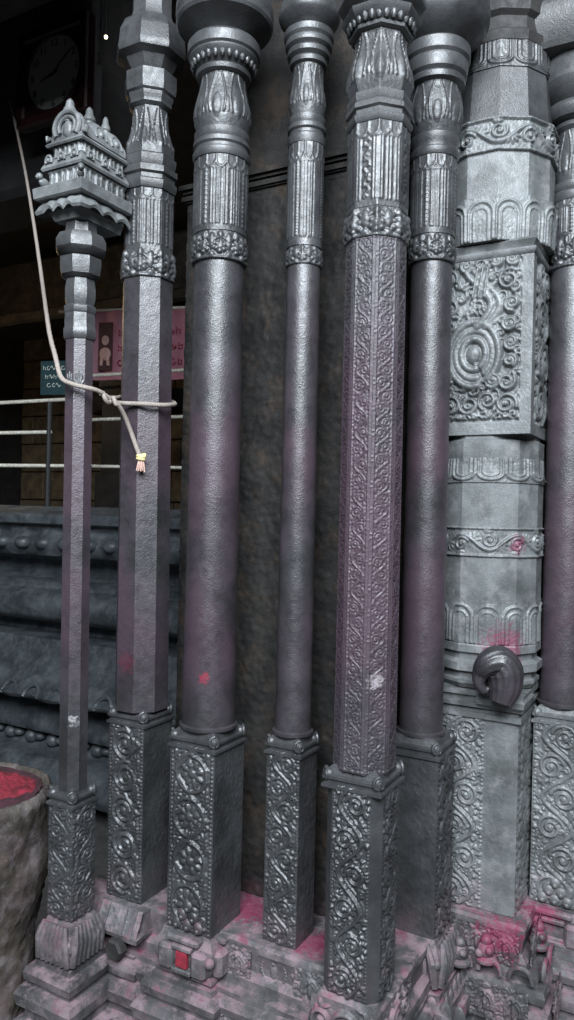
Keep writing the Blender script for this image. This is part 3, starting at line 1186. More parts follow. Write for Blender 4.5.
aA, bA = ab(cA.x, cA.y)
aB, bB = ab(cB.x, cB.y)
aC, bC = ab(cC.x, cC.y)
aD, bD = ab(cD.x, cD.y)
aE, bE = ab(cE.x, cE.y)
aF, bF = ab(cF.x, cF.y)
aG, bG = ab(GP.x, GP.y)
aH, bH = ab(cH.x, cH.y)
LOW = [(0.0, .05), (.12, .05), (.14, .03), (.30, .03), (.33, .045), (.36, .045), (.37, .02), (.395, .02), (.40, .032), (.425, .036), (.44, .030), (.442, .012), (.452, .012), (.456, .020), (.474, .024), (.486, .018), (.488, .004), (.500, .004)]
mb = MB()
FR = 1.425
rects = [(aB - .10, aE - .02, FR - .03, 1.62), (aB - .10, aE, 1.55, 2.3),
         (aA - .050, aA + .050, bA - .050, 1.5), (aC - .078, aC + .078, bC - .078, 1.6), (aD - .06, aD + .06, bD - .075, 1.6), (aE - .08, aE + .08, bE - .08, 1.6),
         (aF - .085, aF + .085, bF - .09, 1.9), (aG - .17, aG + .17, bG - .15, 2.2), (aH - .09, aH + .09, bH - .10, 2.3), (aB - .07, aB + .06, bB - .085, 1.6)]
for i, (a0, a1, b0, b1) in enumerate(rects):
    rect_loft(mb, a0, a1, b0, b1, [(z - .0006 * i, o) for z, o in LOW])
mb.build('lower_mouldings', M_PLINTH, plinth, sharp=25)
# flat ledge the columns stand on
mb = MB()
led = [(aB - .08, aE, FR, 1.62), (aB - .08, aE + .02, 1.56, 2.3), (aG - .135, aG + .138, bG - .138, 2.2), (aH - .075, .5, bH - .08, 2.3), (aE - .05, aF + .05, bE, 1.9)]
for i, (a0, a1, b0, b1) in enumerate(led):
    zt_ = ZP - .0006 * (i + 1)
    rect_loft(mb, a0, a1, b0, b1, [(.49, .012), (.52, .010), (.535, -.004), (.565, -.002), (.58, .004), (.592, .003), (zt_, -.002)])
mb.build('ledge', M_PLINTH, plinth, sharp=25)


def pedestal(a, b, h, style, label=None):
    """cushion block under a column: style picks the carving on its two seen faces"""
    mb = MB()
    P = [(.498, .000), (.506, .004), (.512, .004), (.516, -.006), (.526, .000), (.540, .006), (.560, .007), (.575, .003), (.586, -.006), (.5985, -.010)]
    X = []
    rect_loft(mb, a - h, a + h, b - h, b + h, P)
    o = mb.build('pedestal', M_PLINTH, plinth, sharp=28, label=label)
    mb = MB()
    for (nx, ny) in ((0, -1), (1, 0)):
        tx, ty = -ny, nx
        at = lambda s_, t_, z: G(a + nx * (h + t_) + tx * s_, b + ny * (h + t_) + ty * s_, z)
        if style == 'niche':
            for sg in (-1, 1):
                c_ = at(sg * h * .62, .006, .545)
                mb.box(c_, (h * .55, .026, .058), -YAW + (0 if ny else PI / 2), .008)
            for zz in (.522, .573):
                mb.box(at(0, .008, zz), (h * .74, .020, .012), -YAW + (0 if ny else PI / 2), .003)
            c2 = at(0, .002, .601 - .012)
            mb.box(c2, (h * 1.2, .026, .016), -YAW + (0 if ny else PI / 2), .005)
        elif style == 'plaque':
            f = HF(h * 1.9, .096, .0016)
            f.frame(.005, .004, .007)
            for q in range(26):
                t = q / 26 * 2 * PI
                f.stamp(h * .95 + h * .6 * math.cos(t), .048 + .030 * math.sin(t), .006, .009)
            f.spiral(h * .3, .02, .010, 1.3, 0, 1, .003, .007)
            f.spiral(h * 1.6, .02, .010, 1.3, PI, -1, .003, .007)
            f.leaf(h * .95, .026, .044, h * .5, PI / 2, .010)
            f.stamp(h * .95, .066, .007, .012)
            mb.panel(at(-h * .95, .006, .502), G(tx, ty, 0), G(nx, ny, 0), h * 1.9, .096, f.out())
        elif style == 'fan':
            for q in range(7):
                s_ = (q - 3) / 3.2 * h
                mb.tube([at(s_ * .75, .004, .592), at(s_ * .95, .012, .56), at(s_ * 1.05, .008, .508)], [.006, .010, .008], 8)
        elif style == 'scroll':
            f = HF(h * 2.0, .092, .0016)
            for q, (x_, y_, R_) in enumerate(((.35, .05, .026), (1.05, .045, .030), (1.7, .05, .024))):
                f.spiral(h * x_, y_, R_, 1.6, q, 1 if q % 2 else -1, .006, .010)
            for q in range(30):
                f.leaf(RS.rand() * h * 2, RS.rand() * .09, .02, .008, RS.rand() * 6, .006)
            mb.panel(at(-h, .005, .504), G(tx, ty, 0), G(nx, ny, 0), h * 2, .092, f.out())
        if style != 'scroll':
            mb.ball(at(h * .97, .004, .555), .012, n=12, m=8)
    mb.build('pedestal_carving', M_PLINTH, plinth, sharp=30)
    return o


pedestal(aA, bA, .045, 'fan')
pedestal(aC, bC, .072, 'niche')
pedestal(aD, bD, .050, 'plaque')
pedestal(aE, bE, .070, 'scroll')
pedestal(aF, bF, .075, 'fan')
pedestal(aH, bH, .075, 'niche')
# red-daubed niche of the big round column
mb = MB()
mb.box(G(aC, bC - .0815, .5475), (.030, .012, .036), -YAW, .002)
mb.build('niche_panel', M_REDN, plinth, label='small red-daubed niche in a pedestal')
# ribbed sloping slab, roundel and boss below the octagonal column
mb = MB()
fr = HF(.24, .06, .0018)
for q in range(9):
    fr.stroke([(.012 + q * .027, .0), (.012 + q * .027, .06)], .004, .004)
fr.rough(.0004)
sl0 = G(aB - .155, FR - .058, .548)
nrm = G(0, -.9, 0) + Vector((0, 0, .43))
dvv = Vector((0, 0, .9)) + G(0, .43, 0)
mb.panel(sl0, G(1, 0, 0), nrm, .24, .06, fr.out(), dv=dvv)
rect_loft(mb, aB - .155, aB + .085, FR - .056, FR + .04, [(.536, 0), (.547, .003), (.549, -.001)])
rect_loft(mb, aB - .155, aB + .085, FR - .030, FR + .05, [(.549, -.003), (.5965, -.004)])
mb.build('ribbed_slab', M_PLINTH, plinth, sharp=28)
mb = MB()
c_ = G(aB - .085, FR - .045, .512)
t = np.linspace(-.5, PI + .5, 24)
mb.tube([c_ + G(.026 * math.cos(x), 0, 0) + Vector((0, 0, .022 * math.sin(x))) for x in t], .006, 8)
mb.tube([c_ + G(.038 * math.cos(x), .004, 0) + Vector((0, 0, .031 * math.sin(x))) for x in t], .005, 8)
mb.ball(c_ + Vector((0, 0, .004)), .013, 1, .8, 1.3, n=14, m=10)
mb.ball(c_ + Vector((0, 0, .022)), .007, n=12, m=8)
mb.box(c_ - Vector((0, 0, .016)), (.05, .02, .008), -YAW, .002)
mb.build('niche_roundel', M_PLINTH, plinth, sharp=35)
mb = MB()
c_ = G(aB + .03, FR - .052, .516)
ring = []
for z_, r_ in ((0, .026), (.018, .026), (.024, .021), (.022, .014)):
    for k in range(6):
        a = k * PI / 3
        ring.append(c_ + G(r_ * math.cos(a), -z_, 0) + Vector((0, 0, r_ * math.sin(a))))
fc = [[i * 6 + k, i * 6 + (k + 1) % 6, i * 6 + 6 + (k + 1) % 6, i * 6 + 6 + k] for i in range(3) for k in range(6)] + [[18 + k for k in range(6)]]
mb.add(ring, fc)
mb.build('hexagonal_boss', M_DARK, plinth, sharp=20, label='dark six-sided boss')
# knobs and small figures along the right-hand ledge
mb = MB()
for (a, b) in ((aF + .10, bF + .02), (aG + .155, bG - .05), (aG - .02, bG - .175), (aG + .06, bG - .172)):
    p_ = G(a, b, .545)
    mb.ball(p_, .020, 1, 1, 1.0, n=14, m=10)
    mb.ball(p_ + Vector((0, 0, .021)), .014, n=12, m=8)
    mb.ball(p_ + G(.010, -.016, 0) + Vector((0, 0, .006)), .009, n=10, m=8)
    mb.ball(p_ + G(-.012, -.014, 0) + Vector((0, 0, -.006)), .010, n=10, m=8)
    mb.ball(p_ - Vector((0, 0, .022)), .025, 1, 1, .5, n=14, m=8)
for q in range(5):
    p_ = G(aG - .14 + q * .07, bG - .178, .498)
    t = np.linspace(0, PI, 16)
    mb.tube([p_ + G(.026 * math.cos(x), 0, 0) + Vector((0, 0, .030 * math.sin(x))) for x in t], .006, 8)
    p2 = G(aG + .183, bG - .12 + q * .07, .498)
    mb.tube([p2 + G(0, .026 * math.cos(x), 0) + Vector((0, 0, .030 * math.sin(x))) for x in t], .006, 8)
for q in range(8):
    p3 = G(aF - .075 + q * .03, bF - .105, .462)
    mb.ball(p3, .016, 1.0, .45, 2.4, n=14, m=10, rz=-YAW)
    p4 = G(aF + .10, bF - .08 + q * .03, .462)
    mb.ball(p4, .016, .45, 1.0, 2.4, n=14, m=10, rz=-YAW)
mb.build('ledge_ornaments', M_PLINTH, plinth, sharp=35)
# small carved frieze between the pedestals
def frieze(p0, dirv, nrm, w, h, kind, seed):
    f = HF(w, h, .0017)
    n = max(1, int(w / .055))
    for q in range(n):
        x = (q + .5) * w / n
        if kind == 'arch':
            t = np.linspace(-.4, PI + .4, 24)
            for k in (1, .7):
                f.stroke(np.stack([x + .020 * k * np.cos(t), h * .42 + h * .34 * k * np.sin(t)], 1), .0035, .006)
            f.leaf(x, h * .2, h * .5, .012, PI / 2, .008)
            f.stamp(x, h * .7, .005, .009)
        else:
            f.spiral(x, h * .5, h * .38, 1.6, q * 2.0, 1 if q % 2 else -1, h * .07, .007)
    f.fill(.005, .018, int(w * 900))
    f.rough(.0004)
    mb = MB()
    mb.panel(p0, dirv, nrm, w, h, f.out())
    mb.build('carved_frieze', M_PLINTH, plinth, sharp=0)


nF, nR = G(0, -1, 0), G(1, 0, 0)
for (a0, w_) in ((aC + .078, aD - aC - .130), (aD + .055, aE - aD - .125)):
    frieze(G(a0, FR - .006, .515), G(1, 0, 0), nF, w_, .070, 'arch', 1)
    frieze(G(a0, FR - .046, .425), G(1, 0, 0), nF, w_, .045, 'scroll', 2)
frieze(G(aG - .13, bG - .151, .510), G(1, 0, 0), nF, .26, .075, 'arch', 3)
frieze(G(aG + .151, bG - .13, .510), G(0, 1, 0), nR, .26, .075, 'arch', 4)
frieze(G(aG - .16, bG - .187, .395), G(1, 0, 0), nF, .32, .085, 'arch', 5)
frieze(G(aG + .207, bG - .16, .395), G(0, 1, 0), nR, .30, .085, 'arch', 6)
frieze(G(aE + .072, bE - .05, .510), G(0, 1, 0), nR, .15, .075, 'scroll', 4)

# ------------------------------------------------------------------ miniature shrine on the short column
zs = ZP + 1.606
shr = empty('miniature_shrine', (cA.x - .016, cA.y, zs), -YAW, 'small carved stone tower model with tiers and finials atop the shortest column', 'carving')
shr.scale = (1, 1, 1.06)
HW = .070
BK = .094     # how far the model runs back


def srect(mb, hw, fr_, prof, back=BK):
    X = np.zeros((len(prof), 4, 3))
    for i, (z, o) in enumerate(prof):
        for j, (x, y) in enumerate(((-hw - o, -fr_ - o), (hw + o, -fr_ - o), (hw + o, back), (-hw - o, back))):
            X[i, j] = (x, y, z)
    mb.grid(X, close_u=True)
    mb.add(X[0], [[3, 2, 1, 0]])
    mb.add(X[-1], [[0, 1, 2, 3]])


mb = MB()
srect(mb, .046, .046, [(0, -.006), (.012, 0), (.018, .004), (.040, .004)])
mb.build('bracket_course', M_PALE, shr, sharp=30)


def eave(z0, hw, out, drop, thick, lobes, name):
    """double-curved drooping eave with a scalloped rim on front and both sides"""
    mb = MB()
    path = []
    for k in range(41):
        path.append((-hw, BK - (BK + hw) * k / 40, -1, 0))
    path[-1] = (-hw, -hw, -1, -1)
    for k in range(1, 41):
        path.append((-hw + 2 * hw * k / 40, -hw, 0, -1))
    path[-1] = (hw, -hw, 1, -1)
    for k in range(1, 41):
        path.append((hw, -hw + (BK + hw) * k / 40, 1, 0))
    rows = []
    for q in (0, .25, .5, .75, 1.0):
        rows.append((q * out, z0 - drop * q * q, q))
    for q in (1.0, .6, .2, 0):
        rows.append((q * out - .003, z0 - drop * q * q - thick, q))
    X = np.zeros((len(rows), len(path), 3))
    for i, (o, z, q) in enumerate(rows):
        for j, (x, y, dx, dy) in enumerate(path):
            X[i, j] = (x + dx * o, y + dy * o, z + q * .010 * abs(math.sin(j / 40 * PI * lobes)))
    mb.grid(X)
    mb.build(name, M_PALE, shr, sharp=50)


eave(.044, .046, .026, .030, .006, 3, 'drooping_eave')
mb = MB()
srect(mb, HW, HW, [(.040, .000), (.043, .004), (.064, .006), (.067, .003), (.070, -.006)])
mb.build('slab', M_PALE, shr, sharp=30)


def storey(z0, z1, hw, n, name):
    mb = MB()
    srect(mb, hw, hw, [(z0, 0), (z1, 0)])
    for (w_, p0, d_, nr) in ((2 * hw, (-hw, -hw, z0), (1, 0, 0), (0, -1, 0)), (hw + BK, (hw, -hw, z0), (0, 1, 0), (1, 0, 0)), (hw + BK, (-hw, BK, z0), (0, -1, 0), (-1, 0, 0))):
        f = HF(w_, z1 - z0, .0015)
        m = max(2, int(round(w_ / (2 * hw) * n)))
        for q in range(m):
            x = (q + .5) * w_ / m
            d = w_ / m
            f.A[:, np.abs(f.u - x) < d * .30] = .0045
            f.A[:, np.abs(f.u - x) < d * .12] = .0015
            f.stamp(x, (z1 - z0) * .45, d * .10, .004, (z1 - z0) * .35, 0)
        for v0 in (.06, .94):
            f.A[np.abs(f.v - (z1 - z0) * v0) < (z1 - z0) * .08] = .0055
        f.rough(.0003)
        mb.panel(p0, d_, nr, w_, z1 - z0, f.out())
    mb.build(name, M_PALE, shr, sharp=0)


storey(.068, .106, .050, 3, 'lower_storey')


def crouching(mb, x, y, z, ang):
    cs, sn = math.cos(ang), math.sin(ang)
    mb.ball((x, y, z + .010), .009, 1.7, .9, 1.1, n=12, m=8, rz=ang)
    mb.ball((x + cs * .014, y + sn * .014, z + .019), .008, n=12, m=8)
    mb.ball((x + cs * .020, y + sn * .020, z + .016), .005, n=10, m=6)


mb = MB()
crouching(mb, .060, -.062, .069, -PI / 4)
mb.build('guardian_figure', M_PALE, shr)
mb = MB()
crouching(mb, -.054, -.062, .069, -PI / 2)
mb.build('guardian_figure', M_PALE, shr)
eave(.128, .050, .014, .018, .005, 0, 'cornice')
mb = MB()
srect(mb, .052, .052, [(.104, 0), (.112, .004), (.128, .002), (.132, -.004), (.136, -.004)])
for q in range(3):
    for (x, y, rz) in ((-.040 + q * .040, -.063, 0), (.063, -.036 + q * .048, PI / 2)):
        t = np.linspace(-.2, PI + .2, 14)
        mb.tube([(x + .009 * math.cos(k) * math.cos(rz), y + .009 * math.cos(k) * math.sin(rz), .122 + .013 * math.sin(k)) for k in t], .0032, 6)
        mb.ball((x, y, .125), .005, n=8, m=6)
mb.build('arched_gables', M_PALE, shr, sharp=30)
storey(.134, .160, .044, 3, 'upper_storey')
eave(.172, .044, .014, .010, .004, 0, 'cornice')
mb = MB()
srect(mb, .046, .046, [(.158, 0), (.163, .006), (.168, .006), (.172, .002), (.178, .002)])
# wagon-vault roof with horseshoe gables
pr_ = [(-.050, .172), (-.051, .186), (-.048, .202), (-.038, .218), (-.022, .228), (0, .232), (.022, .228), (.038, .218), (.048, .202), (.051, .186), (.050, .172)]
X = np.zeros((34, len(pr_), 3))
for i in range(34):
    y = -.044 + i / 33 * (.044 + BK)
    dip = .018 * (1 - math.cos(i / 33 * 6.28 * 2.5)) * .5
    for j, (x, z) in enumerate(pr_):
        X[i, j] = (x, y, .172 + (z - .172) * (1 - dip / .06))
mb.grid(X)
mb.add(X[0], [list(range(len(pr_)))])
mb.add(X[-1], [list(range(len(pr_)))[::-1]])
mb.add([(x, y, .172) for x, y in ((-.052, -.044), (.052, -.044), (.052, BK), (-.052, BK))], [[3, 2, 1, 0]])
for s_, rr in ((1.0, .006), (.66, .0045)):
    t = np.linspace(-.6, PI + .6, 26)
    mb.tube([(.038 * s_ * math.cos(k), -.046 - .003 * s_, .196 + .032 * s_ * math.sin(k)) for k in t], rr, 8)
mb.ball((0, -.046, .192), .013, 1, .5, 1.5, n=12, m=8)
for (x, sx) in ((-.050, -1), (.050, 1)):
    mb.tube([(x, -.047, .180), (x + sx * .010, -.048, .176), (x + sx * .012, -.048, .186)], .005, 8)
for yy in (.012, .064):
    t = np.linspace(-.4, PI + .4, 16)
    mb.tube([(.047 - .006 * math.sin(k), yy + .017 * math.cos(k), .190 + .020 * math.sin(k)) for k in t], .0045, 8)
    mb.ball((.047, yy, .192), .008, n=10, m=8)
mb.build('vaulted_roof', M_PALE, shr, sharp=40)
for (x, y, k) in ((-.004, -.036, 1.1), (.010, .012, 1.0), (.014, .062, .8)):
    mb = MB()
    mb.loft([(.210, .013 * k), (.228, .012 * k), (.232, .015 * k), (.240, .013 * k), (.244, .010 * k), (.252 + .004 * k, .008 * k), (.258 + .004 * k, .003)], 14, cx=x, cy=y)
    mb.build('finial', M_PALE, shr)


# ------------------------------------------------------------------ rope
rope = empty('rope', unp(62, 378, 1.72), 0, 'beige twisted rope tied between two columns with a loose knotted end', 'rope')
ri = Vector(rope.location)


def rp(u, v, d):
    return unp(u, v, d) - ri


RR = .0054
mb = MB()
mb.tube(smooth([rp(10, 100, 3.22), rp(24, 165, 2.9), rp(34, 225, 2.5), rp(42, 280, 2.15), rp(49, 330, 1.87), rp(55, 355, 1.76), rp(61, 377, 1.715), rp(72, 384, 1.715), rp(88, 388, 1.715), rp(98, 391, 1.73), rp(106, 396, 1.75), rp(114, 402, 1.77)]), RR, 12, 160, 6, .22)
mb.build('rope_strand', M_ROPE, rope, sharp=0)
mb = MB()
loopR = .0735
pts = [rp(104, 396, 1.752), rp(111, 401, 1.775), rp(119, 403, 1.80), rp(128, 403.5, 1.812), rp(145, 404, 1.802), rp(160, 405, 1.812), rp(170, 405, 1.835), rp(175, 404, 1.88), rp(168, 401, 1.955), rp(145, 398, 1.975), rp(124, 397, 1.95), rp(116, 398, 1.87), rp(108, 398, 1.79)]
mb.tube(smooth(pts), RR, 12, 160, 6, .22)
mb.build('rope_loop', M_ROPE, rope, sharp=0)
mb = MB()
kc = rp(108, 398, 1.752)
ks = []
for i in range(40):
    t = i / 39
    ks.append(kc + Vector((-.018 + .040 * t, -.003 + .009 * math.cos(t * 3.2 * PI), .006 - .018 * t + .008 * math.sin(t * 3.2 * PI))))
mb.tube(ks, RR * .95, 10, 160, 6, .22)
mb.build('knot', M_ROPE, rope, sharp=0)
mb = MB()
mb.tube(smooth([rp(110, 400, 1.76), rp(118, 405, 1.765), rp(125, 417, 1.785), rp(131, 432, 1.80), rp(136, 446, 1.802), rp(140, 457, 1.80)]), RR, 12, 160, 6, .22)
mb.build('rope_tail', M_ROPE, rope, sharp=0)
mb = MB()
kc = rp(141, 457, 1.798)
mb.tube([kc + Vector((.008 * math.cos(i * .35), .006 * math.sin(i * .35), .006 - i * .00035)) for i in range(36)], .0042, 8)
mb.build('end_knot', M_BIND, rope)
mb = MB()
for i in range(14):
    a = i * 2.4
    q = math.sqrt(i / 14)
    b0_ = kc + Vector((.005 * q * math.cos(a), .004 * q * math.sin(a), -.006))
    mb.tube([b0_, b0_ + Vector((.003 * q * math.cos(a), .002 * q * math.sin(a), -.014)), b0_ + Vector((.006 * q * math.cos(a) + .001 * random.uniform(-1, 1), .003 * q * math.sin(a), -.026 - .005 * random.random()))], [.0022, .0022, .0014], 6)
mb.build('frayed_end', M_ROPE_END, rope)

# ------------------------------------------------------------------ stone basin with red powder
bx, by, bz, brr = -.757, 1.86, .85, .207
basin = empty('rough_stone_post', (bx, by, 0), 0, 'rough brown broken stone post heaped with red powder on top', 'stone post')
nz, nt_ = 80, 120
X = np.zeros((nz, nt_, 3))
low = RS.rand(14, 16)
for i in range(nz):
    z = bz * i / (nz - 1)
    for j in range(nt_):
        a = j / nt_ * 2 * PI
        fi, fj = i / nz * 13, j / nt_ * 16
        i0, j0 = int(fi), int(fj)
        q = (low[i0, j0 % 16] * (1 - fi + i0) + low[min(13, i0 + 1), j0 % 16] * (fi - i0)) * (1 - fj + j0) + (low[i0, (j0 + 1) % 16] * (1 - fi + i0) + low[min(13, i0 + 1), (j0 + 1) % 16] * (fi - i0)) * (fj - j0)
        sqk = (abs(math.cos(a + YAW)) ** 4 + abs(math.sin(a + YAW)) ** 4) ** (-.25)
        r = brr * (.93 + .10 * (sqk - 1)) * (.93 + .10 * q) * (1.0 if z > .66 else .80 + .2 * max(0, z - .5) / .16) + .0035 * RS.randn() * .5
        if i == nz - 1:
            r *= .955
        X[i, j] = (r * math.cos(a), r * math.sin(a), z)
mb = MB()
mb.grid(X, close_u=True)
mb.add(X[0], [list(range(nt_))[::-1]])
top = X[-1].copy()
rings = np.zeros((6, nt_, 3))
for k, (q, dz) in enumerate(((1, 0), (.96, .001), (.92, -.014), (.88, -.02), (.4, -.02), (.02, -.02))):
    rings[k] = top * [q, q, 1] + [0, 0, dz]
mb.grid(rings, close_u=True)
mb.build('stone', M_BASIN, basin, sharp=50)
def powder(name, mat, q1, z0, rise, cx, cy, label):
    mb = MB()
    K = 16
    pw = np.zeros((K, nt_, 3))
    lump = HF(1, 1, .05).rough(.003, 3).A
    for k in range(K):
        q = q1 * (1 - k / (K - 1.0)) + .004
        pw[k] = top * [q, q, 1] + [cx, cy, 0]
        pw[k, :, 2] = bz + z0 + rise * (1 - (q / q1) ** 2)
        if 0 < k < K - 1:
            th_ = np.arange(nt_) / nt_ * 2 * PI
            pw[k, :, 2] += .003 * np.sin(th_ * 3 + k) + .002 * np.sin(th_ * 7 - k * 1.7)
    mb.grid(pw, close_u=True)
    mb.add(pw[-1], [list(range(nt_))])
    o = mb.build(name, mat, basin, label=label)
    o['kind'] = 'stuff'


powder('powder_bed', M_BED, .90, -.006, .004, 0, 0, 'dark maroon powder layer')
powder('powder_heap', M_KUM, .55, -.004, .022, .05, .01, 'bright red kumkum heap')

# ------------------------------------------------------------------ hall behind
far_b = 2.80
mb = MB()
prof_far = [(0.0, .10), (.10, .10), (.105, -.08), (.13, -.13), (.18, -.155), (.24, -.14), (.29, -.08), (.30, .03), (.33, .06), (.37, .06), (.385, -.02), (.42, -.03), (.50, .0), (.56, .05), (.57, .10), (.60, .10), (.605, -.19), (.625, -.21),
            (.66, -.17), (.72, -.10), (.79, -.05), (.87, -.03), (.88, .12), (.945, .12), (.95, .0), (.98, -.05), (1.03, -.07), (1.08, -.05), (1.11, .0), (1.115, .04), (1.155, .04), (1.16, .18), (1.27, .18), (1.28, .02), (1.34, -.02), (1.40, .03), (1.44, .03), (1.45, -.02), (1.50, -.02), (1.52, .08), (1.54, .14)]
L0, L1, NS = -5.2, -1.23, 240
X = np.zeros((len(prof_far) * 3, NS, 3))
k = 0
zz = np.linspace(0, 1, len(prof_far) * 3)
pz_ = np.interp(zz, np.linspace(0, 1, len(prof_far)), [p[0] for p in prof_far])
po_ = np.interp(zz, np.linspace(0, 1, len(prof_far)), [p[1] for p in prof_far])
for i in range(len(zz)):
    for j in range(NS):
        a = L0 + (L1 - L0) * j / (NS - 1)
        wob = .012 * math.sin(a * 26) * (1 if .60 < pz_[i] < .70 or 1.28 < pz_[i] < 1.42 else 0) + .0012 * RS.randn()
        X[i, j] = G(a, far_b + po_[i] + wob, pz_[i])
far = empty('opposite_platform', (0, 0, 0), 0, 'long grey moulded stone platform across the passage behind the rope', 'platform')
mb.grid(X)
mb.add([G(L0, far_b + .14, 1.54), G(L1, far_b + .14, 1.54), G(L1, 4.3, 1.54), G(L0, 4.3, 1.54)], [[0, 1, 2, 3]])
mb.build('moulded_body', M_FAR, far, sharp=40)
arcs, mb, mf = MB(), MB(), MB()
for q in range(26):
    a = L0 + (q + .5) * (L1 - L0) / 26
    t = np.linspace(0, PI, 10)
    arcs.tube([G(a + .05 * math.cos(x), far_b - .20 + .03 * math.sin(x), .615 + .06 * math.sin(x)) for x in t], .012, 6)
    mb.ball(G(a + .075, far_b + .03, .34), .038, 1, 1, .9, n=10, m=8)
    mb.ball(G(a - .02, far_b + .03, .345), .026, 1.3, 1, .8, n=10, m=8)
    mf.ball(G(a + .02, far_b - .01, 1.35), .04, 1.2, 1, .8, n=10, m=8)
arcs.build('leaf_arch_carving', M_FAR, far, sharp=40)
mb.build('knob_carving', M_FAR, far, sharp=40)
mf.build('frieze_carving', M_FAR, far, sharp=40)

# low step / floor ledge in front of the platform, floor, walls, ceiling
mb = MB()
mb.box((0, 4, -.05), (16, 18, .1))
struct(mb, 'floor', M_FLOOR)
mb = MB()
V = [G(-7, 1.35, 3.95), G(3, 1.35, 3.95), G(3, 7.5, 3.95), G(-7, 7.5, 3.95)]
V = V + [v + Vector((0, 0, .2)) for v in V]
mb.add(V, [[3, 2, 1, 0], [4, 5, 6, 7], [0, 1, 5, 4], [1, 2, 6, 5], [2, 3, 7, 6], [3, 0, 4, 7]])
struct(mb, 'ceiling', M_DARK)


def stone_wall(name, a0, a1, b, z0, z1, mat, course=.32, jut=.012):
    mb = MB()
    z = z0
    r_ = 0
    while z < z1 - .01:
        h = min(course, z1 - z)
        x = a0 - (.35 if r_ % 2 else 0)
        while x < a1:
            w = .55 + .35 * RS.rand()
            xa, xb = max(a0, x), min(a1, x + w)
            if xb - xa > .02:
                o = RS.rand() * jut
                p = G((xa + xb) / 2, b + .15 - o, z + h / 2)
                mb.box(p, (xb - xa - .012, .3, h - .012), -YAW, .010)
            x += w
        z += h
        r_ += 1
    mb.box(G((a0 + a1) / 2, b + .22, (z0 + z1) / 2), (a1 - a0, .26, z1 - z0), -YAW)
    return struct(mb, name, mat)


stone_wall('wall_back', -7, 3, 6.2, 0, 3.95, M_HALL)
mb = MB()
V = [G(-7, 1.35, 0), G(-7, 7.5, 0), G(-7, 7.5, 3.95), G(-7, 1.35, 3.95)]
V = V + [v + G(-.2, 0, 0) for v in V]
mb.add(V, [[0, 1, 2, 3], [7, 6, 5, 4], [0, 4, 5, 1], [1, 5, 6, 2], [2, 6, 7, 3], [3, 7, 4, 0]])
struct(mb, 'wall_left', M_DARK)
# beam carrying the clock, mid-hall pillars and lintels
mb = MB()
mb.box(G(-3.84, 2.50, 3.42), (3.2, .34, 1.0), -YAW, .03)
struct(mb, 'trim_1', M_DARK)
mb = MB()
mb.box(G(-3.2, 4.6, 3.32), (4.2, .4, .5), -YAW, .03)
mb.box(G(-3.2, 4.42, 3.02), (4.2, .5, .10), -YAW, .02)
struct(mb, 'trim_2', M_CORE)
mb = MB()
mb.box(G(-2.6, 5.0, 2.42), (4.2, .35, .16), -YAW, .02)
struct(mb, 'trim_3', M_CORE)
for i, a in enumerate((-3.95,)):
    e = empty('hall_pillar', G(a, 4.5, 1.54), -YAW, 'dark square stone pillar standing behind the pink banner and steel rails', 'pillar')
    mb = MB()
    mb.loft([(0, .15), (.25, .15), (.27, .12), (.9, .12), (.92, .14), (1.0, .14), (1.02, .12), (1.2, .12)], 4, True)
    mb.build('pillar_shaft', M_DARK, e)
    mb = MB()
    mb.loft([(1.2, .12), (1.28, .18), (1.34, .24), (1.40, .24)], 4, True)
    mb.build('pillar_capital', M_DARK, e)
# architrave above the pier
mb = MB()
zar = 2.98
plan_prism(mb, [(-1.35, 1.38), (-.42, 1.32), (-.42, 1.75), (.5, 1.85), (.5, 2.62), (-1.35, 2.62)], zar, 3.3)
struct(mb, 'trim_4', M_DARK)


mb = MB()
mb.box(G(-4.2, 1.55, 3.58), (5.5, .3, .74), -YAW, .03)
mb.box(G(-4.2, 1.50, 3.20), (5.5, .5, .10), -YAW, .03)
struct(mb, 'unseen_light_block', M_DARK)  # unseen eave added to keep daylight off the clock and upper hall

# wall clock
cl = unp(55, 74, 3.0)
clock = empty('wall_clock', cl, -YAW, 'square dark red wall clock with a round white dial, high in the shadow', 'clock')
mb = MB()
W_ = .19
for (x, z, w, h) in ((0, W_ - .02, 2 * W_, .045), (0, -W_ + .02, 2 * W_, .045), (-W_ + .02, 0, .045, 2 * W_), (W_ - .02, 0, .045, 2 * W_)):
    mb.box((x, 0, z), (w, .05, h), 0, .008)
mb.box((0, .012, 0), (2 * W_ - .02, .03, 2 * W_ - .02))
mb.build('frame', M_WOOD, clock)
mb = MB()
t = np.linspace(0, 2 * PI, 49)
mb.tube([(.150 * math.cos(x), -.012, .150 * math.sin(x)) for x in t], .007, 8)
mb.build('dial_ring', M_WOOD, clock)
mb = MB()
V = [(.148 * math.cos(x), -.006, .148 * math.sin(x)) for x in t[:-1]] + [(.148 * math.cos(x), .004, .148 * math.sin(x)) for x in t[:-1]]
mb.add(V, [list(range(48)), list(range(48, 96))[::-1]] + [[i, 48 + i, 48 + (i + 1) % 48, (i + 1) % 48] for i in range(48)])
mb.build('dial', M_DIAL, clock, sharp=30)


def text_mesh(body, size, name, mat, parent, loc, rot):
    cu = bpy.data.curves.new(name, 'FONT')
    cu.body = body
    cu.size = size
    cu.align_x = 'CENTER'
    cu.align_y = 'CENTER'
    cu.extrude = .0008
    ob = bpy.data.objects.new(name + '_src', cu)
    COL.objects.link(ob)
    dg = bpy.context.evaluated_depsgraph_get()
    me = bpy.data.meshes.new_from_object(ob.evaluated_get(dg))
    bpy.data.objects.remove(ob)
    me.materials.clear()
    me.materials.append(mat)
    o = bpy.data.objects.new(name, me)
    COL.objects.link(o)
    o.parent = parent
    o.location = loc
    o.rotation_euler = rot
    return o


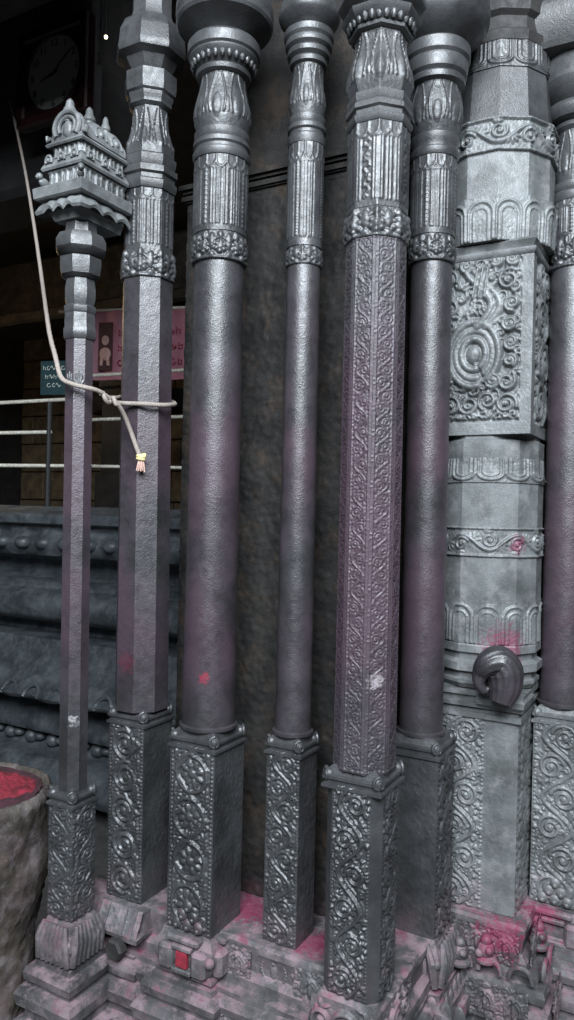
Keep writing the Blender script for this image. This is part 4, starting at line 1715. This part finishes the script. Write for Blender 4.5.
for k in range(1, 13):
    a = PI / 2 - k * PI / 6
    text_mesh(str(k), .042, 'numeral', M_INK, clock, (.120 * math.cos(a), -.0075, .120 * math.sin(a)), (PI / 2, 0, 0))
for nm, ang, L, w in (('minute_hand', 52, .115, .009), ('hour_hand', 256, .075, .013)):
    mb = MB()
    a = math.radians(ang)
    d = Vector((math.sin(a), 0, math.cos(a)))
    nn = Vector((d.z, 0, -d.x))
    y = Vector((0, -.012 if nm == 'minute_hand' else -.010, 0))
    V = [y - d * .02 + nn * w / 2, y - d * .02 - nn * w / 2, y + d * L - nn * w / 5, y + d * L + nn * w / 5]
    V = V + [v + Vector((0, .0015, 0)) for v in V]
    mb.add(V, [[0, 1, 2, 3], [7, 6, 5, 4], [0, 4, 5, 1], [1, 5, 6, 2], [2, 6, 7, 3], [3, 7, 4, 0]])
    mb.build(nm, M_INK, clock)


def glyphs(parent, mat, name, x0, z0, n, h, y, seed):
    """a line of small looped script marks"""
    r = random.Random(seed)
    mb = MB()
    x = x0
    for i in range(n):
        w = h * r.uniform(.7, 1.1)
        t = [k / 11 for k in range(12)]
        k_ = r.choice((0, 1, 2))
        if k_ == 0:
            pts = [(x + w * (.5 + .42 * math.cos(q * 5 + 1)), y, z0 + h * (.45 + .4 * math.sin(q * 5 + 1))) for q in t]
        elif k_ == 1:
            pts = [(x + w * q, y, z0 + h * (.5 + .4 * math.sin(q * 6.3))) for q in t]
        else:
            pts = [(x + w * .2, y, z0 + h * .9), (x + w * .2, y, z0), (x + w * .8, y, z0), (x + w * .8, y, z0 + h * .6), (x + w * .45, y, z0 + h * .5)]
        mb.tube(pts, h * .085, 6)
        x += w * 1.2
    mb.build(name, mat, parent)


# pink banner
pb = unp(140, 345, 5.0)
ban = empty('pink_banner', pb, -YAW * .35, 'pink printed banner with a dark portrait panel hung behind the columns', 'banner')
mb = MB()
bw, bh = .66, .46
nX = 30
X = np.zeros((12, nX, 3))
for i in range(12):
    for j in range(nX):
        X[i, j] = ((j / (nX - 1) - .5) * bw, .012 * math.sin(j * .6) + .004 * math.sin(i), (i / 11 - .5) * bh)
mb.grid(X)
Xb = X.copy()
Xb[..., 1] += .004
mb.grid(Xb, flip=True)
mb.build('banner_cloth', M_POST, ban, sharp=0)
mb = MB()
mb.box((-.235, -.016, -.01), (.10, .006, .32), 0, .001)
mb.build('portrait_panel', M_PDARK, ban)
mb = MB()
mb.ball((-.235, -.020, .03), .028, .9, .2, 1.2)
mb.ball((-.235, -.020, -.06), .040, 1, .2, 1.1)
mb.tube([(-.255, -.022, -.08), (-.26, -.024, -.14)], .011, 8)
mb.tube([(-.215, -.022, -.08), (-.21, -.024, -.14)], .011, 8)
mb.build('portrait_figure', M_PSKIN, ban)
for q in range(3):
    glyphs(ban, M_PINKT, 'lettering', -.15, .06 - q * .10, 7, .045, -.018, 20 + q)
for q in range(3):
    glyphs(ban, M_PINKT, 'lettering', .16, .07 - q * .10, 3, .045, -.018, 40 + q)
mb = MB()
mb.tube([(-bw / 2 - .25, 0, bh / 2 + .004), (bw / 2 + .15, 0, bh / 2 + .012)], .010, 8)
mb.build('banner_rod', M_STEEL, ban)
# teal sign
ps = unp(56, 378, 4.4)
sg_ = empty('teal_sign', ps, -YAW * .35, 'small dark teal sign board with three lines of pale script', 'sign')
mb = MB()
mb.box((0, 0, 0), (.19, .012, .20), 0, .003)
mb.build('board', M_SIGN, sg_)
for q in range(3):
    glyphs(sg_, M_SIGNT, 'lettering', -.08 + .014 * q, .045 - q * .05, 5 - q, .026, -.008, 60 + q)


# steel barriers
def barrier(name, pts_rows, d, posts, label):
    e = empty(name, unp(pts_rows[0][0], 490, d), 0, label, 'railing', 'steel barriers in the hall')
    o_ = Vector(e.location)
    for (u0, v0, u1, v1) in pts_rows:
        mb = MB()
        mb.tube([unp(u0, v0, d) - o_, unp((u0 + u1) / 2, (v0 + v1) / 2, d) - o_, unp(u1, v1, d) - o_], .0105, 10)
        mb.build('rail', M_STEEL, e)
    for u in posts:
        mb = MB()
        p = unp(u, pts_rows[0][1] - 4, d) - o_
        q = Vector((p.x, p.y, 1.54 - o_.z))
        mb.tube([p, (p + q) / 2, q], .016, 10)
        mb.build('post', M_BLK, e)


barrier('steel_barrier', [(-60, 406, 92, 398), (-60, 434, 52, 432), (-60, 465, 92, 466)], 4.35, [-50, 50, 88], 'three-rail steel barrier left of the short roped column')
barrier('steel_barrier', [(84, 376, 200, 369), (84, 420, 200, 416), (84, 466, 200, 468)], 4.7, [86, 195], 'three-rail steel barrier below the pink banner')
# small lamp glowing deep in the hall
lp = unp(106, 37, 3.0)
lamp = empty('lamp', lp, 0, 'tiny glowing lamp in the dark hall beside the octagonal capital', 'lamp')
mb = MB()
mb.ball((0, 0, 0), .007, n=12, m=8)
mb.build('bulb', M_BULB, lamp)
mb = MB()
mb.loft([(.005, .006), (.03, .006), (.04, .004), (.09, .003)], 12)
mb.build('holder', M_BLK, lamp)
mb = MB()
mb.tube([(0, 0, .085), (0, 0, .1), (0, 0, 3.945 - lp.z)], .004, 6)
mb.build('wire', M_BLK, lamp)

# ------------------------------------------------------------------ spots of powder on the shafts
def add_spot(mat, p, r, col, keep=.8):
    nt = mat.node_tree
    bs = nt.nodes['Principled BSDF']
    src = bs.inputs['Base Color'].links[0].from_socket
    geo = [n for n in nt.nodes if n.type == 'NEW_GEOMETRY'][0]
    vd = nt.nodes.new('ShaderNodeVectorMath')
    vd.operation = 'DISTANCE'
    nt.links.new(geo.outputs['Position'], vd.inputs[0])
    vd.inputs[1].default_value = p
    nz = noise(nt, geo.outputs['Position'], 90, 4, .7)
    dd = math_n(nt, 'ADD', vd.outputs['Value'], math_n(nt, 'MULTIPLY', math_n(nt, 'SUBTRACT', nz, .5), r * 2.6))
    nt.links.new(mix_rgb(nt, ramp(nt, dd, r, r * .3, 0, keep), src, col), bs.inputs['Base Color'])


add_spot(M_SHAFT, unp(204, 678, 1.69), .016, (.22, .018, .04))
add_spot(M_SHAFT, unp(125, 663, 1.82), .034, (.10, .018, .034), .5)
add_spot(M_VINE, unp(376, 682, 1.47), .020, (.40, .36, .38), .6)
add_spot(M_SHAFT, unp(506, 641, 1.78), .028, (.42, .04, .12), .8)
add_spot(M_SHAFT, unp(74, 722, 1.73), .018, (.5, .48, .48), .7)
for (u, v, d, r) in ((505, 650, 1.79, .07), (452, 905, 1.74, .04), (470, 940, 1.75, .05), (530, 915, 1.80, .05), (545, 700, 1.84, .02), (520, 545, 1.80, .03)):
    add_spot(M_PALE, unp(u, v, d), r, (.18, .03, .07), .7)
for (u, v, d, r) in ((250, 910, 1.80, .09), (318, 940, 1.66, .06), (448, 905, 1.76, .05), (500, 935, 1.74, .08), (540, 915, 1.82, .06), (560, 960, 1.75, .06)):
    add_spot(M_PLINTH, unp(u, v, d), r, (.19, .026, .065), .85)

# ------------------------------------------------------------------ light
w = bpy.data.worlds.new('courtyard_sky')
SC.world = w
w.use_nodes = True
bg = w.node_tree.nodes['Background']
bg.inputs[0].default_value = (.62, .76, 1.0, 1)
bg.inputs[1].default_value = .035


def area(name, loc, target, sx, sy, power, col):
    l = bpy.data.lights.new(name, 'AREA')
    l.shape = 'RECTANGLE'
    l.size, l.size_y = sx, sy
    l.energy = power
    l.color = col
    o = bpy.data.objects.new(name, l)
    COL.objects.link(o)
    o.location = loc
    o.rotation_euler = (Vector(target) - Vector(loc)).to_track_quat('-Z', 'Y').to_euler()
    return o


area('courtyard_daylight', (-.1, -1.6, 4.0), (.1, 1.7, 1.8), 2.8, 2.2, 580, (.85, .925, 1.0))
pl = bpy.data.lights.new('hall_fill_light', 'POINT')  # warm fill added to brighten the hall, separate from the visible bulb
pl.energy = 14
pl.color = (1, .72, .40)
pl.shadow_soft_size = .1
o = bpy.data.objects.new('hall_fill_light', pl)
COL.objects.link(o)
o.location = G(-4.7, 3.3, 2.9)

# ------------------------------------------------------------------ camera
cam = bpy.data.cameras.new('camera')
cam.sensor_fit = 'HORIZONTAL'
cam.sensor_width = 36
cam.lens = 36 * F / 574
cam.clip_start = .02
co = bpy.data.objects.new('camera', cam)
COL.objects.link(co)
co.matrix_world = Matrix.Translation((0, 0, CAMZ)) @ Matrix.Rotation(PI / 2, 4, 'X') @ Matrix.Rotation(ROLL, 4, 'Z')
SC.camera = co
SC.view_settings.view_transform = 'Standard'
SC.view_settings.look = 'None'
SC.view_settings.exposure = 0
SC.view_settings.gamma = 1
SC.view_settings.use_curve_mapping = False
